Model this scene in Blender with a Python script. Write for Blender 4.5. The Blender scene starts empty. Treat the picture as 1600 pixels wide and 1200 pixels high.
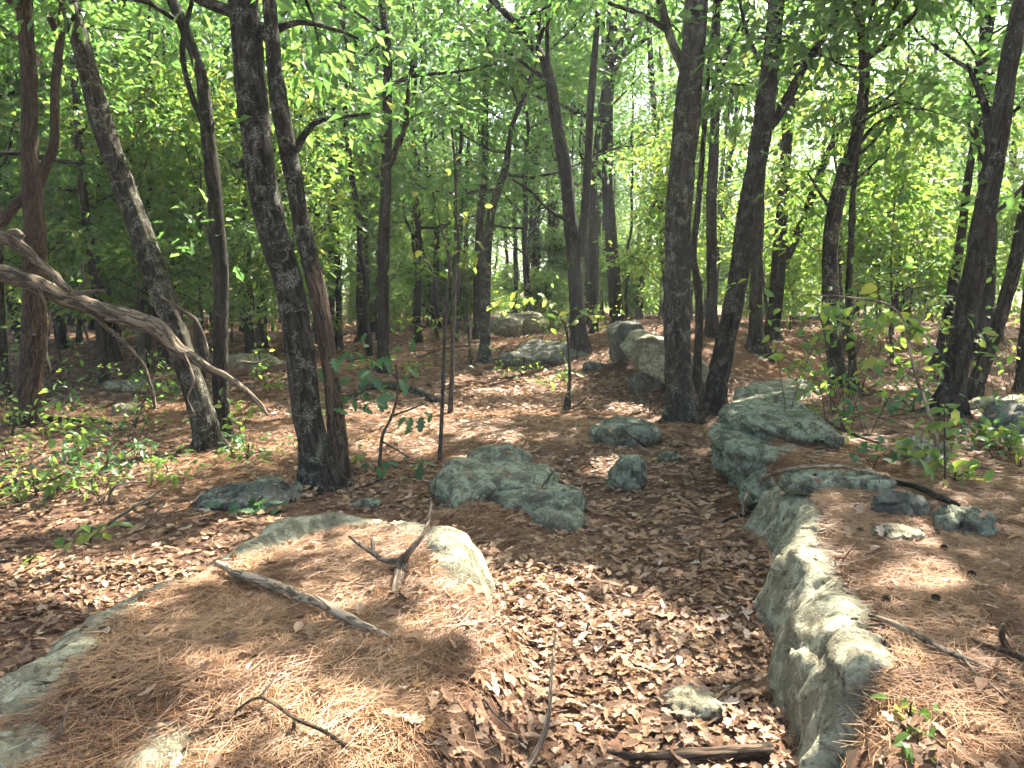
import bpy, math, random
import numpy as np
from mathutils import Vector, Matrix

# ------------------------------------------------------------------ camera, sky, sun, exposure
SC = bpy.context.scene
COL = SC.collection
CAM_H, PITCH, FPX = 1.6, math.radians(8.0), 1209.0        # eye height, tilt down, focal length in px of a 1600 px frame
HAZE = 0.0014                                                # scattering per metre
SUN_AZ, SUN_EL = math.radians(38), math.radians(52)        # clockwise from the view direction (+Y)

cam_data = bpy.data.cameras.new('camera')
cam_data.sensor_width = 36.0
cam_data.lens = 36.0 * FPX / 1600.0
cam_data.clip_start, cam_data.clip_end = 0.05, 3000
cam = bpy.data.objects.new('camera', cam_data); COL.objects.link(cam)
cam.location = (0, 0, CAM_H)
cam.rotation_euler = (math.pi / 2 - PITCH, 0, 0)
SC.camera = cam

world = bpy.data.worlds.new('World'); SC.world = world; world.use_nodes = True
wn = world.node_tree
bg = wn.nodes['Background']
sky = wn.nodes.new('ShaderNodeTexSky'); sky.sky_type = 'NISHITA'; sky.sun_disc = False
sky.sun_elevation = SUN_EL; sky.sun_rotation = SUN_AZ
sky.air_density, sky.dust_density, sky.ozone_density = 1.0, 4.0, 1.0
wn.links.new(sky.outputs[0], bg.inputs[0]); bg.inputs[1].default_value = 0.105

S = Vector((math.sin(SUN_AZ) * math.cos(SUN_EL), math.cos(SUN_AZ) * math.cos(SUN_EL), math.sin(SUN_EL)))
sun_data = bpy.data.lights.new('sun', 'SUN'); sun_data.energy = 5.0; sun_data.angle = math.radians(0.53)
sun_data.color = (1.0, 0.95, 0.86)
sun = bpy.data.objects.new('sun', sun_data); COL.objects.link(sun)
sun.rotation_euler = S.to_track_quat('Z', 'Y').to_euler(); sun.location = (20, 25, 40)

SC.view_settings.view_transform = 'Standard'; SC.view_settings.look = 'None'
SC.view_settings.gamma = 1.0; SC.view_settings.use_curve_mapping = False
SC.view_settings.exposure = 2.85
SC.render.engine = 'CYCLES'
cy = SC.cycles
cy.use_denoising = True
try: cy.denoiser = 'OPENIMAGEDENOISE'
except Exception: pass
cy.use_adaptive_sampling = True; cy.adaptive_threshold = 0.05
cy.max_bounces = 5; cy.diffuse_bounces = 4; cy.glossy_bounces = 2; cy.transmission_bounces = 5; cy.volume_bounces = 0
cy.sample_clamp_indirect = 6.0
cy.caustics_reflective = False; cy.caustics_refractive = False

rng = np.random.default_rng(11)
random.seed(5)

# ------------------------------------------------------------------ numpy noise
def _hash(ix, iy, iz, seed):
    h = (ix.astype(np.int64) * 374761393 + iy.astype(np.int64) * 668265263 + iz.astype(np.int64) * 2147483647 + seed * 1274126177) & 0xFFFFFFFF
    h = ((h ^ (h >> 13)) * 1274126177) & 0xFFFFFFFF
    h = ((h ^ (h >> 16)) * 2246822519) & 0xFFFFFFFF
    return ((h ^ (h >> 15)) & 0xFFFFFF) / float(0xFFFFFF)

def vnoise(p, seed=0):
    p = np.asarray(p, float)
    i = np.floor(p); f = p - i; f = f * f * (3 - 2 * f); i = i.astype(np.int64)
    out = 0
    for dx in (0, 1):
        wx = f[:, 0] if dx else 1 - f[:, 0]
        for dy in (0, 1):
            wy = f[:, 1] if dy else 1 - f[:, 1]
            for dz in (0, 1):
                wz = f[:, 2] if dz else 1 - f[:, 2]
                out = out + wx * wy * wz * _hash(i[:, 0] + dx, i[:, 1] + dy, i[:, 2] + dz, seed)
    return out * 2 - 1

def fbm(p, octaves=4, seed=0, gain=0.5):
    p = np.asarray(p, float); a, s, out = 1.0, 1.0, 0.0
    for k in range(octaves):
        out = out + a * vnoise(p * s + 17.3 * k, seed + k); a *= gain; s *= 2.03
    return out

def sstep(a, b, x):
    t = np.clip((x - a) / (b - a), 0, 1); return t * t * (3 - 2 * t)

def xy0(x, y, s):
    return np.stack([x * s, y * s, np.zeros_like(x)], -1)

# ------------------------------------------------------------------ pixel of the photograph -> place on the site (a surveying aid)
FW = np.array([0, math.cos(PITCH), -math.sin(PITCH)]); UP = np.array([0, math.sin(PITCH), math.cos(PITCH)])
EYE = np.array([0, 0, CAM_H])
def ray(px, py):
    return FW + np.array([1.0, 0, 0]) * ((px - 800) / FPX) + UP * ((600 - py) / FPX)
def on_plane(px, py, z):
    d = ray(px, py); return EYE + d * ((z - CAM_H) / d[2])
def at(px, py, Y):
    d = ray(px, py); return EYE + d * (Y / d[1])

def poly_sd(x, y, P):
    """distance inside (+) or outside (-) a polygon"""
    P = np.asarray(P); n = len(P); best = np.full(x.shape, 1e9); inside = np.zeros(x.shape, bool)
    for k in range(n):
        a, b = P[k], P[(k + 1) % n]; e = b - a
        t = np.clip(((x - a[0]) * e[0] + (y - a[1]) * e[1]) / (e @ e), 0, 1)
        best = np.minimum(best, np.hypot(x - a[0] - t * e[0], y - a[1] - t * e[1]))
        c = ((a[1] > y) != (b[1] > y))
        xi = (b[0] - a[0]) * (y - a[1]) / (b[1] - a[1] + 1e-12) + a[0]
        inside ^= c & (x < xi)
    return np.where(inside, best, -best)

SLAB = [on_plane(px, py, 0.2)[:2] for px, py in [(500, 815), (640, 818), (755, 870), (772, 935), (700, 1020), (600, 1120), (500, 1260), (100, 1420), (-200, 1350),
        (-140, 1130), (0, 1070), (80, 1012), (190, 952), (270, 917), (340, 878), (420, 834)]]
TERR = [on_plane(px, py, 0.38)[:2] for px, py in [(1600, 1195), (1450, 1152), (1385, 1130), (1338, 1116), (1268, 1060), (1238, 990), (1226, 930), (1222, 880), (1216, 830), (1232, 790), (1222, 762), (1160, 718),
        (1135, 668), (1150, 628), (1250, 598), (1600, 590), (2100, 620), (2700, 900), (2300, 1300)]]

def bumps(x, y, pts):
    return sum(a * np.exp(-((x - p[0]) ** 2 + (y - p[1]) ** 2) / (r * r)) for p, a, r in pts)
def wsd(x, y, P, a=.05, sd=31):
    """distance to a rim, with the rim broken up by noise"""
    return poly_sd(x, y, P) + a * fbm(xy0(x, y, 3.2), 2, sd) + .35 * a * fbm(xy0(x, y, 11), 2, sd + 4)
_b = lambda px, py, z=.2: on_plane(px, py, z)
SLAB_BARE = [(_b(372, 866), .20, .24), (_b(460, 845), .26, .26), (_b(560, 824), .07, .3), (_b(730, 890), .17, .20), (_b(755, 925), .16, .16), (_b(20, 1085), .07, .14),
             (_b(660, 1060), -.5, .55), (_b(560, 1180), -.5, .55), (_b(735, 990), -.25, .22)]
TERR_BARE = [(_b(1280, 985, .4), .24, .27), (_b(1305, 1075, .4), .28, .24), (_b(1255, 905, .4), .15, .16), (_b(1235, 815, .4), .10, .20), (_b(1430, 1150, .4), -.55, .22), (_b(1500, 1168, .4), -.4, .2), (_b(1170, 725, .3), .10, .4), (_b(1165, 675, .3), .25, .6), (_b(1560, 1190, .4), -.5, .4)]
SLAB_HOLES = [(_b(20, 1100, .24), .09, .13), (_b(10, 1190, .24), .09, .12), (_b(262, 1190, .24), .07, .13), (_b(130, 1030, .24), .06, .07), (_b(700, 925, .24), .04, .10)]
def floor_z(x, y):
    z = 0.05 * fbm(xy0(x, y, 0.35), 3, 3) + 0.022 * fbm(xy0(x, y, 1.7), 3, 9) + 0.008 * vnoise(xy0(x, y, 7.0), 4)
    z = z + 0.62 * np.exp(-(((x - 3.0) / 1.4) ** 2 + ((y - 12.3) / 1.7) ** 2))
    z = z + 0.30 * sstep(8, 14, y) * sstep(-1.5, 3, x) * (1 - sstep(16, 40, y))
    z = z + 0.22 * np.exp(-(((x + 0.2) / 2.2) ** 2 + ((y - 15.5) / 2.6) ** 2))
    z = z + 0.13 * np.exp(-(((x + .12) / .42) ** 2 + ((y - 4.95) / .30) ** 2))
    z = z - 0.30 * np.exp(-(((x - 1.9) / .45) ** 2 + ((y - 9.75) / .5) ** 2))
    z = z - 0.9 * sstep(22, 60, y) - 0.006 * np.maximum(np.hypot(x, y) - 40, 0)
    return z - 0.12 * sstep(-1.5, -5, x) * sstep(2, 5, y)
def G(x, y):
    if np.ndim(x) == 0: return float(G(np.array([float(x)]), np.array([float(y)]))[0])
    x = np.asarray(x, float); y = np.asarray(y, float); z = floor_z(x, y)
    near = (y > -1) & (y < 12) & (np.abs(x) < 14)
    if near.any():
        u, v = x[near], y[near]; w = .055 + .05 * fbm(xy0(u, v, 2.2), 2, 61) + bumps(u, v, SLAB_BARE)
        m = 0.265 * sstep(w - .03, w + .17 + np.maximum(-w, 0) * .8, wsd(u, v, SLAB)) - bumps(u, v, SLAB_HOLES)
        w2 = .05 + .05 * fbm(xy0(u, v, 2.2), 2, 67) + bumps(u, v, TERR_BARE)
        m = m + .36 * sstep(w2 - .03, w2 + .20 + np.maximum(-w2, 0) * .9, wsd(u, v, TERR, .045, 41))
        z = z.copy(); z[near] += m
    return z
_T = np.concatenate([np.arange(1.2, 20, 0.01), np.arange(20, 90, 0.1)])
def hit(px, py, lift=0.0):
    d = ray(px, py); P = EYE + d * _T[:, None]
    below = np.nonzero(P[:, 2] < G(P[:, 0], P[:, 1]) + lift)[0]
    return P[below[0]] if len(below) else P[-1]

# ------------------------------------------------------------------ object helpers
def mk_mesh(name, V, F, attrs=None, smooth=True, mats=()):
    V = np.ascontiguousarray(V, np.float32).reshape(-1, 3); F = np.ascontiguousarray(F, np.int32)
    k = F.shape[1]; me = bpy.data.meshes.new(name)
    me.vertices.add(len(V)); me.vertices.foreach_set('co', V.ravel())
    me.loops.add(F.size); me.loops.foreach_set('vertex_index', F.ravel())
    me.polygons.add(len(F)); me.polygons.foreach_set('loop_start', np.arange(len(F), dtype=np.int32) * k)
    me.polygons.foreach_set('use_smooth', np.full(len(F), smooth))
    me.update(calc_edges=True)
    for an, av in (attrs or {}).items():
        at_ = me.attributes.new(an, 'FLOAT', 'POINT'); at_.data.foreach_set('value', np.ascontiguousarray(av, np.float32))
    for m in mats: me.materials.append(m)
    return me
def link(name, me, parent=None, **props):
    o = bpy.data.objects.new(name, me); COL.objects.link(o)
    if parent is not None: o.parent = parent
    for k, v in props.items():
        if v: o[k] = v
    return o
def thing(name, loc, label, category, group=None):
    return_o = link(name, None, None, label=label, category=category, group=group)
    return_o.location = loc; return_o.empty_display_size = 0.2
    return return_o

# ------------------------------------------------------------------ materials
def new_mat(name):
    m = bpy.data.materials.new(name); m.use_nodes = True
    nt = m.node_tree; nt.nodes.clear()
    return m, nt, nt.nodes.new, lambda a, b: nt.links.new(a, b)
def ramp(N, stops):
    r = N('ShaderNodeValToRGB'); e = r.color_ramp.elements
    while len(e) < len(stops): e.new(0.5)
    for k, (p, c) in enumerate(stops):
        e[k].position = p; e[k].color = (*c, 1)
    return r
def noise(N, L, vec, scale, detail=4, rough=0.55, dist=0.0):
    n = N('ShaderNodeTexNoise'); n.inputs['Scale'].default_value = scale; n.inputs['Detail'].default_value = detail
    n.inputs['Roughness'].default_value = rough; n.inputs['Distortion'].default_value = dist
    L(vec, n.inputs['Vector']); return n
def mapping(N, L, vec, scale):
    m = N('ShaderNodeMapping'); m.inputs['Scale'].default_value = scale; L(vec, m.inputs['Vector']); return m
def mixc(N, L, fac, a, b):
    m = N('ShaderNodeMix'); m.data_type = 'RGBA'
    for s, v in ((m.inputs[0], fac), (m.inputs[6], a), (m.inputs[7], b)):
        if hasattr(v, 'links'): L(v, s)
        elif isinstance(v, tuple): s.default_value = (*v, 1)
        else: s.default_value = v
    return m
def math_(N, L, op, a, b, c=None):
    m = N('ShaderNodeMath'); m.operation = op
    for s, v in zip(m.inputs, (a, b, c)):
        if v is None: continue
        if hasattr(v, 'links'): L(v, s)
        else: s.default_value = v
    return m

def leaf_mat(name, stops, trans, trans_w=0.45, rough=0.45, spec=0.35):
    m, nt, N, L = new_mat(name)
    out = N('ShaderNodeOutputMaterial'); a = N('ShaderNodeAttribute'); a.attribute_name = 'rnd'
    r = ramp(N, stops); L(a.outputs['Fac'], r.inputs[0])
    p = N('ShaderNodeBsdfPrincipled'); p.inputs['Roughness'].default_value = rough
    p.inputs['Specular IOR Level'].default_value = spec
    L(r.outputs[0], p.inputs['Base Color'])
    t = N('ShaderNodeBsdfTranslucent'); r2 = ramp(N, trans); L(a.outputs['Fac'], r2.inputs[0]); L(r2.outputs[0], t.inputs[0])
    mx = N('ShaderNodeMixShader'); mx.inputs[0].default_value = trans_w
    L(p.outputs[0], mx.inputs[1]); L(t.outputs[0], mx.inputs[2]); L(mx.outputs[0], out.inputs[0])
    return m
GREEN = leaf_mat('oak_leaf_green', [(0, (.030, .075, .018)), (.5, (.050, .115, .022)), (.85, (.075, .15, .028)), (1, (.16, .18, .03))],
                 [(0, (.12, .28, .06)), (.5, (.21, .40, .08)), (.85, (.32, .52, .10)), (1, (.50, .50, .10))], .50, .38, .5)
GREEN2 = leaf_mat('sapling_leaf_green', [(0, (.045, .10, .022)), (.6, (.085, .16, .030)), (1, (.22, .22, .04))],
                  [(0, (.20, .40, .06)), (.6, (.34, .52, .08)), (1, (.60, .55, .10))])
BLUEGREEN = leaf_mat('seedling_leaf_bluegreen', [(0, (.030, .080, .032)), (1, (.065, .13, .045))], [(0, (.08, .22, .07)), (1, (.16, .34, .08))], 0.3)
DEAD = leaf_mat('dry_leaf_brown', [(0, (.074, .041, .022)), (.25, (.158, .088, .047)), (.6, (.270, .162, .090)), (.85, (.37, .248, .152)), (.97, (.42, .33, .245)), (1, (.34, .20, .08))],
                [(0, (.06, .03, .015)), (.6, (.25, .12, .05)), (1, (.40, .22, .08))], 0.16, 0.6, 0.25)
NEEDLE = leaf_mat('pine_needle_brown', [(0, (.10, .050, .025)), (.5, (.24, .125, .058)), (1, (.42, .26, .135))], [(0, (.1, .05, .02)), (1, (.3, .16, .06))], 0.1, 0.5, 0.3)

def ground_mat():
    m, nt, N, L = new_mat('forest_floor'); out = N('ShaderNodeOutputMaterial'); p = N('ShaderNodeBsdfPrincipled')
    tc = N('ShaderNodeTexCoord'); o = tc.outputs['Object']
    a = N('ShaderNodeAttribute'); a.attribute_name = 'needle'
    n1 = noise(N, L, o, 9, 6, .65); n2 = noise(N, L, o, 45, 5, .7, 1.0); n3 = noise(N, L, o, 0.7, 3)
    v = N('ShaderNodeTexVoronoi'); v.inputs['Scale'].default_value = 11; v.inputs['Randomness'].default_value = 1
    dv = mixc(N, L, 0.12, o, n2.outputs['Color']); L(dv.outputs[2], v.inputs['Vector'])
    litter = ramp(N, [(0, (.040, .022, .014)), (.35, (.105, .056, .034)), (.62, (.175, .10, .062)), (.9, (.27, .17, .11))])
    vv = math_(N, L, 'MULTIPLY_ADD', v.outputs['Color'], 0.55, math_(N, L, 'MULTIPLY', n2.outputs['Fac'], 0.5).outputs[0])
    L(vv.outputs[0], litter.inputs[0])
    mp = mapping(N, L, o, (30, 110, 60)); s1 = noise(N, L, mp.outputs[0], 1.0, 4, .7, 1.5)
    mp2 = mapping(N, L, o, (120, 26, 60)); s2 = noise(N, L, mp2.outputs[0], 1.0, 4, .7, 1.5)
    st = math_(N, L, 'MAXIMUM', s1.outputs['Fac'], s2.outputs['Fac'])
    ned = ramp(N, [(.38, (.060, .030, .016)), (.55, (.17, .085, .042)), (.75, (.30, .17, .085))]); L(st.outputs[0], ned.inputs[0])
    c = mixc(N, L, a.outputs['Fac'], litter.outputs[0], ned.outputs[0])
    d = ramp(N, [(.3, (.72, .72, .72)), (.7, (1.15, 1.1, 1.05))]); L(n3.outputs['Fac'], d.inputs[0])
    c2 = N('ShaderNodeMix'); c2.data_type = 'RGBA'; c2.blend_type = 'MULTIPLY'; c2.inputs[0].default_value = 1
    L(c.outputs[2], c2.inputs[6]); L(d.outputs[0], c2.inputs[7]); L(c2.outputs[2], p.inputs['Base Color'])
    p.inputs['Roughness'].default_value = .9; p.inputs['Specular IOR Level'].default_value = .15
    hb = math_(N, L, 'ADD', vv.outputs[0], st.outputs[0])
    b = N('ShaderNodeBump'); b.inputs['Strength'].default_value = .8; b.inputs['Distance'].default_value = .03
    L(hb.outputs[0], b.inputs['Height']); L(b.outputs[0], p.inputs['Normal']); L(p.outputs[0], out.inputs[0])
    return m
def rock_mat(name, base_lo, base_hi, lichen, amount):
    m, nt, N, L = new_mat(name); out = N('ShaderNodeOutputMaterial'); p = N('ShaderNodeBsdfPrincipled')
    tc = N('ShaderNodeTexCoord'); o = tc.outputs['Object']
    n1 = noise(N, L, o, 6, 8, .68, .4); n2 = noise(N, L, o, 38, 6, .7); n3 = noise(N, L, o, 120, 4, .7)
    base = ramp(N, [(.3, base_lo), (.68, base_hi)]); L(n1.outputs['Fac'], base.inputs[0])
    nl = noise(N, L, o, 9, 9, .72, .8); ml = ramp(N, [(amount - .05, (0, 0, 0)), (amount + .04, (1, 1, 1))]); L(nl.outputs['Fac'], ml.inputs[0])
    c = mixc(N, L, ml.outputs[0], base.outputs[0], lichen)
    v = N('ShaderNodeTexVoronoi'); v.inputs['Scale'].default_value = 22; L(mixc(N, L, .15, o, n2.outputs['Color']).outputs[2], v.inputs['Vector'])
    sp = ramp(N, [(.16, (1, 1, 1)), (.24, (0, 0, 0))]); L(v.outputs['Distance'], sp.inputs[0])
    sel = math_(N, L, 'MULTIPLY', sp.outputs[0], math_(N, L, 'GREATER_THAN', n1.outputs['Fac'], .52).outputs[0])
    c = mixc(N, L, sel.outputs[0], c.outputs[2], (.44, .47, .38))
    dk = ramp(N, [(.34, (.16, .15, .13)), (.46, (1, 1, 1)), (.75, (1.25, 1.25, 1.2))]); L(n2.outputs['Fac'], dk.inputs[0])
    c2 = N('ShaderNodeMix'); c2.data_type = 'RGBA'; c2.blend_type = 'MULTIPLY'; c2.inputs[0].default_value = .85
    L(c.outputs[2], c2.inputs[6]); L(dk.outputs[0], c2.inputs[7]); L(c2.outputs[2], p.inputs['Base Color'])
    p.inputs['Roughness'].default_value = .88; p.inputs['Specular IOR Level'].default_value = .25
    h = math_(N, L, 'MULTIPLY_ADD', n2.outputs['Fac'], .6, math_(N, L, 'MULTIPLY_ADD', n3.outputs['Fac'], .3, math_(N, L, 'MULTIPLY', nl.outputs['Fac'], .8).outputs[0]).outputs[0])
    b = N('ShaderNodeBump'); b.inputs['Strength'].default_value = 1.0; b.inputs['Distance'].default_value = .035
    L(h.outputs[0], b.inputs['Height']); L(b.outputs[0], p.inputs['Normal']); L(p.outputs[0], out.inputs[0])
    return m
def bark_mat(name, dark, mid, lichen, amount, vscale=1.0):
    m, nt, N, L = new_mat(name); out = N('ShaderNodeOutputMaterial'); p = N('ShaderNodeBsdfPrincipled')
    ga = N('ShaderNodeAttribute'); ga.attribute_name = 'grain'; o = ga.outputs['Vector']
    mp = mapping(N, L, o, (34 * vscale, 34 * vscale, 5 * vscale)); n1 = noise(N, L, mp.outputs[0], 1, 7, .68, .6)
    mv = mapping(N, L, o, (17 * vscale, 17 * vscale, 3.2 * vscale)); n2 = noise(N, L, mv.outputs[0], 1, 5, .6, 1.2)
    rid = math_(N, L, 'ABSOLUTE', math_(N, L, 'MULTIPLY_ADD', n2.outputs['Fac'], 2, -1).outputs[0], 0)
    crack = ramp(N, [(.0, (0, 0, 0)), (.14, (1, 1, 1))]); L(rid.outputs[0], crack.inputs[0])
    base = ramp(N, [(.3, dark), (.7, mid)]); L(n1.outputs['Fac'], base.inputs[0])
    c = mixc(N, L, crack.outputs[0], tuple(.4 * k for k in dark), base.outputs[0])
    nl = noise(N, L, o, 9, 8, .75, .6); ml = ramp(N, [(amount - .02, (0, 0, 0)), (amount + .06, (1, 1, 1))]); L(nl.outputs['Fac'], ml.inputs[0])
    nf = noise(N, L, o, 70, 4, .7); rf = ramp(N, [(.47, (0, 0, 0)), (.53, (1, 1, 1))]); L(nf.outputs['Fac'], rf.inputs[0])
    mf = math_(N, L, 'MULTIPLY', ml.outputs[0], math_(N, L, 'MULTIPLY', rf.outputs[0], .75).outputs[0])
    c = mixc(N, L, mf.outputs[0], c.outputs[2], lichen)
    oi = N('ShaderNodeObjectInfo'); tv = ramp(N, [(0, (.72, .70, .68)), (.5, (1, 1, 1)), (1, (1.32, 1.27, 1.18))]); L(oi.outputs['Random'], tv.inputs[0])
    cm = N('ShaderNodeMix'); cm.data_type = 'RGBA'; cm.blend_type = 'MULTIPLY'; cm.inputs[0].default_value = 1; L(c.outputs[2], cm.inputs[6]); L(tv.outputs[0], cm.inputs[7]); c = cm
    L(c.outputs[2], p.inputs['Base Color']); p.inputs['Roughness'].default_value = .92; p.inputs['Specular IOR Level'].default_value = .15
    h = math_(N, L, 'MULTIPLY_ADD', crack.outputs[0], .6, n1.outputs['Fac'])
    b = N('ShaderNodeBump'); b.inputs['Strength'].default_value = 1; b.inputs['Distance'].default_value = .012 / vscale
    L(h.outputs[0], b.inputs['Height']); L(b.outputs[0], p.inputs['Normal']); L(p.outputs[0], out.inputs[0])
    return m
GROUND = ground_mat()
ROCK = rock_mat('lichen_rock', (.105, .092, .056), (.26, .232, .148), (.37, .355, .235), .53)
ROCKG = rock_mat('green_lichen_rock', (.062, .056, .038), (.15, .142, .095), (.245, .26, .175), .51)
ROCKD = rock_mat('grey_rock', (.07, .066, .05), (.16, .15, .115), (.20, .225, .16), .58)
BARK = bark_mat('oak_bark', (.018, .015, .010), (.062, .052, .036), (.19, .19, .14), .57)
BARKL = bark_mat('lichen_bark', (.020, .017, .011), (.068, .058, .041), (.23, .23, .175), .52)
BARKS = bark_mat('sapling_bark', (.055, .045, .031), (.125, .105, .076), (.2, .21, .16), .66, 2.2)
DEADW = bark_mat('dead_wood', (.15, .11, .075), (.36, .285, .20), (.36, .33, .26), .70, 1.6)
LIMBW = bark_mat('flaking_limb_wood', (.075, .056, .037), (.24, .19, .13), (.28, .265, .20), .60, 1.3)
SNAGW = bark_mat('bare_snag_wood', (.060, .040, .026), (.18, .125, .082), (.21, .19, .14), .66, 1.2)

# ------------------------------------------------------------------ geometry helpers
def smooth_path(P, n):
    """Catmull-Rom through the rows of P (any number of columns)"""
    P = np.asarray(P, float)
    Q = np.vstack([2 * P[0] - P[1], P, 2 * P[-1] - P[-2]])
    seg = np.linalg.norm(np.diff(P[:, :3], axis=0), axis=1); cum = np.concatenate([[0], np.cumsum(seg)])
    s = np.linspace(0, cum[-1], n); k = np.clip(np.searchsorted(cum, s, 'right') - 1, 0, len(P) - 2)
    t = ((s - cum[k]) / np.maximum(seg[k], 1e-9))[:, None]
    a, b, c, d = Q[k], Q[k + 1], Q[k + 2], Q[k + 3]
    return .5 * (2 * b + (c - a) * t + (2 * a - 5 * b + 4 * c - d) * t ** 2 + (3 * b - a - 3 * c + d) * t ** 3)
def tube(P, R, seg=8, rough=0.0, seed=0, cap=True, fr=(22, 6), root=0.0):
    """quads of a tapering tube; rough > 0 gives ridged bark relief"""
    P = np.asarray(P, float); R = np.asarray(R, float); n = len(P)
    T = np.gradient(P, axis=0); T /= np.linalg.norm(T, axis=1)[:, None] + 1e-9
    ref = np.array([1., 0, 0]) if abs(T[0, 0]) < .8 else np.array([0, 1., 0])
    A = np.zeros_like(P); a = ref
    for k in range(n):
        a = a - T[k] * (a @ T[k]); a = a / (np.linalg.norm(a) + 1e-9); A[k] = a
    B = np.cross(T, A); th = np.linspace(0, 2 * np.pi, seg, endpoint=False)
    D = A[:, None, :] * np.cos(th)[None, :, None] + B[:, None, :] * np.sin(th)[None, :, None]
    rad = np.repeat(R[:, None], seg, 1)
    if rough > 0:
        Lc = np.concatenate([[0], np.cumsum(np.linalg.norm(np.diff(P, axis=0), axis=1))])
        q = np.stack([np.cos(th)[None, :] * rad * fr[0], np.sin(th)[None, :] * rad * fr[0], np.repeat(Lc[:, None] * fr[1], seg, 1)], -1).reshape(-1, 3)
        q2 = q * np.array([.28, .28, .35])
        rad = rad * (1 + rough * (1 - 2 * np.abs(vnoise(q, seed))).reshape(n, seg) + 1.2 * rough * vnoise(q2, seed + 5).reshape(n, seg))
    if root > 0:
        Lr = np.concatenate([[0], np.cumsum(np.linalg.norm(np.diff(P, axis=0), axis=1))])[:, None]; k = 3 + seed % 3
        rad = rad * (1 + root * np.exp(-np.maximum(Lr - .1, 0) / .16) * np.maximum(0, np.cos(th * k + seed))[None, :] ** 1.5)
    V = (P[:, None, :] + D * rad[:, :, None]).reshape(-1, 3)
    Lq = np.concatenate([[0], np.cumsum(np.linalg.norm(np.diff(P, axis=0), axis=1))]); off = (seed * 3.7 + P[0, 0]) % 50
    Q = np.stack([np.cos(th)[None, :] * rad + off, np.sin(th)[None, :] * rad, np.repeat(Lq[:, None], seg, 1)], -1).reshape(-1, 3)
    if cap: Q = np.vstack([Q, Q[-1] + np.array([0, 0, R[-1]])])
    tube.last = Q
    i = np.arange(n - 1)[:, None] * seg; j = np.arange(seg)[None, :]; j2 = (j + 1) % seg
    F = np.stack([i + j, i + j2, i + seg + j2, i + seg + j], -1).reshape(-1, 4)
    if cap:
        V = np.vstack([V, P[-1] + T[-1] * R[-1] * .6]); e = (n - 1) * seg; jj = np.arange(seg)
        F = np.vstack([F, np.stack([e + jj, e + (jj + 1) % seg, np.full(seg, len(V) - 1), np.full(seg, len(V) - 1)], -1)[:, [0, 1, 2, 3]]])
    return V, F
class MB:
    def __init__(s): s.V, s.F, s.Q, s.n = [], [], [], 0
    def add(s, V, F):                       # keeps the position along and around each tube for the grain of the wood
        s.Q.append(tube.last if len(tube.last) == len(V) else V); s.V.append(V); s.F.append(F + s.n); s.n += len(V)
    def mesh(s, name, mats, smooth=True):
        V = np.vstack(s.V); F = np.vstack(s.F)
        deg = F[:, 2] == F[:, 3]
        if deg.any():                       # caps are triangles: build with from_pydata style loops
            me = bpy.data.meshes.new(name); q, t = F[~deg], F[deg][:, :3]
            me.vertices.add(len(V)); me.vertices.foreach_set('co', V.astype(np.float32).ravel())
            idx = np.concatenate([q.ravel(), t.ravel()]).astype(np.int32)
            me.loops.add(len(idx)); me.loops.foreach_set('vertex_index', idx)
            st = np.concatenate([np.arange(len(q)) * 4, len(q) * 4 + np.arange(len(t)) * 3]).astype(np.int32)
            me.polygons.add(len(q) + len(t)); me.polygons.foreach_set('loop_start', st)
            me.polygons.foreach_set('use_smooth', np.full(len(st), smooth)); me.update(calc_edges=True)
            for m in mats: me.materials.append(m)
        else: me = mk_mesh(name, V, F, None, smooth, mats)
        a = me.attributes.new('grain', 'FLOAT_VECTOR', 'POINT'); a.data.foreach_set('vector', np.vstack(s.Q).astype(np.float32).ravel())
        return me

# leaf shapes: x along the leaf, y across, z the normal; the blade folds up a little along its midrib
def leaf_template(half, fold=.25, curl=.0, droop=.0, twist=.0):
    """half: list of (x, y) from base to tip on one side -> vertices and triangles of the whole blade"""
    h = np.array(half); n = len(h)
    mid = np.stack([h[:, 0], np.zeros(n), np.zeros(n)], -1)
    V = [mid]; F = []
    for s in (1, -1):
        V.append(np.stack([h[:, 0], s * h[:, 1], fold * h[:, 1]], -1))
    V = np.vstack(V)
    for k in range(n - 1):
        for o, s in ((n, 1), (2 * n, -1)):
            a, b, c, d = k, k + 1, o + k + 1, o + k
            tri = [(a, b, c), (a, c, d)] if s == 1 else [(b, a, d), (b, d, c)]
            F += [t for t in tri]
    V[:, 2] += -droop * V[:, 0] ** 2 + curl * np.abs(V[:, 1]) ** 2 * 3 + twist * V[:, 0] * V[:, 1]
    # drop zero-area triangles
    F = np.array(F); A = np.linalg.norm(np.cross(V[F[:, 1]] - V[F[:, 0]], V[F[:, 2]] - V[F[:, 0]]), axis=1)
    F = F[A > 1e-6]; used = np.unique(F); remap = -np.ones(len(V), int); remap[used] = np.arange(len(used))
    return V[used], remap[F]
OAK = [(0, .0), (.10, .02), (.24, .20), (.33, .10), (.47, .31), (.57, .15), (.70, .30), (.78, .14), (.90, .16), (1.0, 0)]
OAK_MID = [(0, 0), (.25, .20), (.36, .11), (.55, .31), (.66, .15), (.84, .20), (1, 0)]
OVAL = [(0, 0), (.30, .23), (.65, .24), (1, 0)]
RHOMB = [(0, 0), (.5, .27), (1, 0)]
HERO = [leaf_template(OAK, f, c, d, t) for f, c, d, t in [(.25, 0, .2, 0), (.1, .1, .45, .2), (.35, -.1, .1, -.2)]]
MIDL = [leaf_template(OAK_MID, f, c, d, t) for f, c, d, t in [(.3, 0, .25, 0), (.12, 0, .5, .3), (.4, 0, .1, -.3)]]
OVL = [leaf_template(OVAL, f, 0, d, t) for f, d, t in [(.3, .25, 0), (.15, .5, .3)]]
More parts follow.
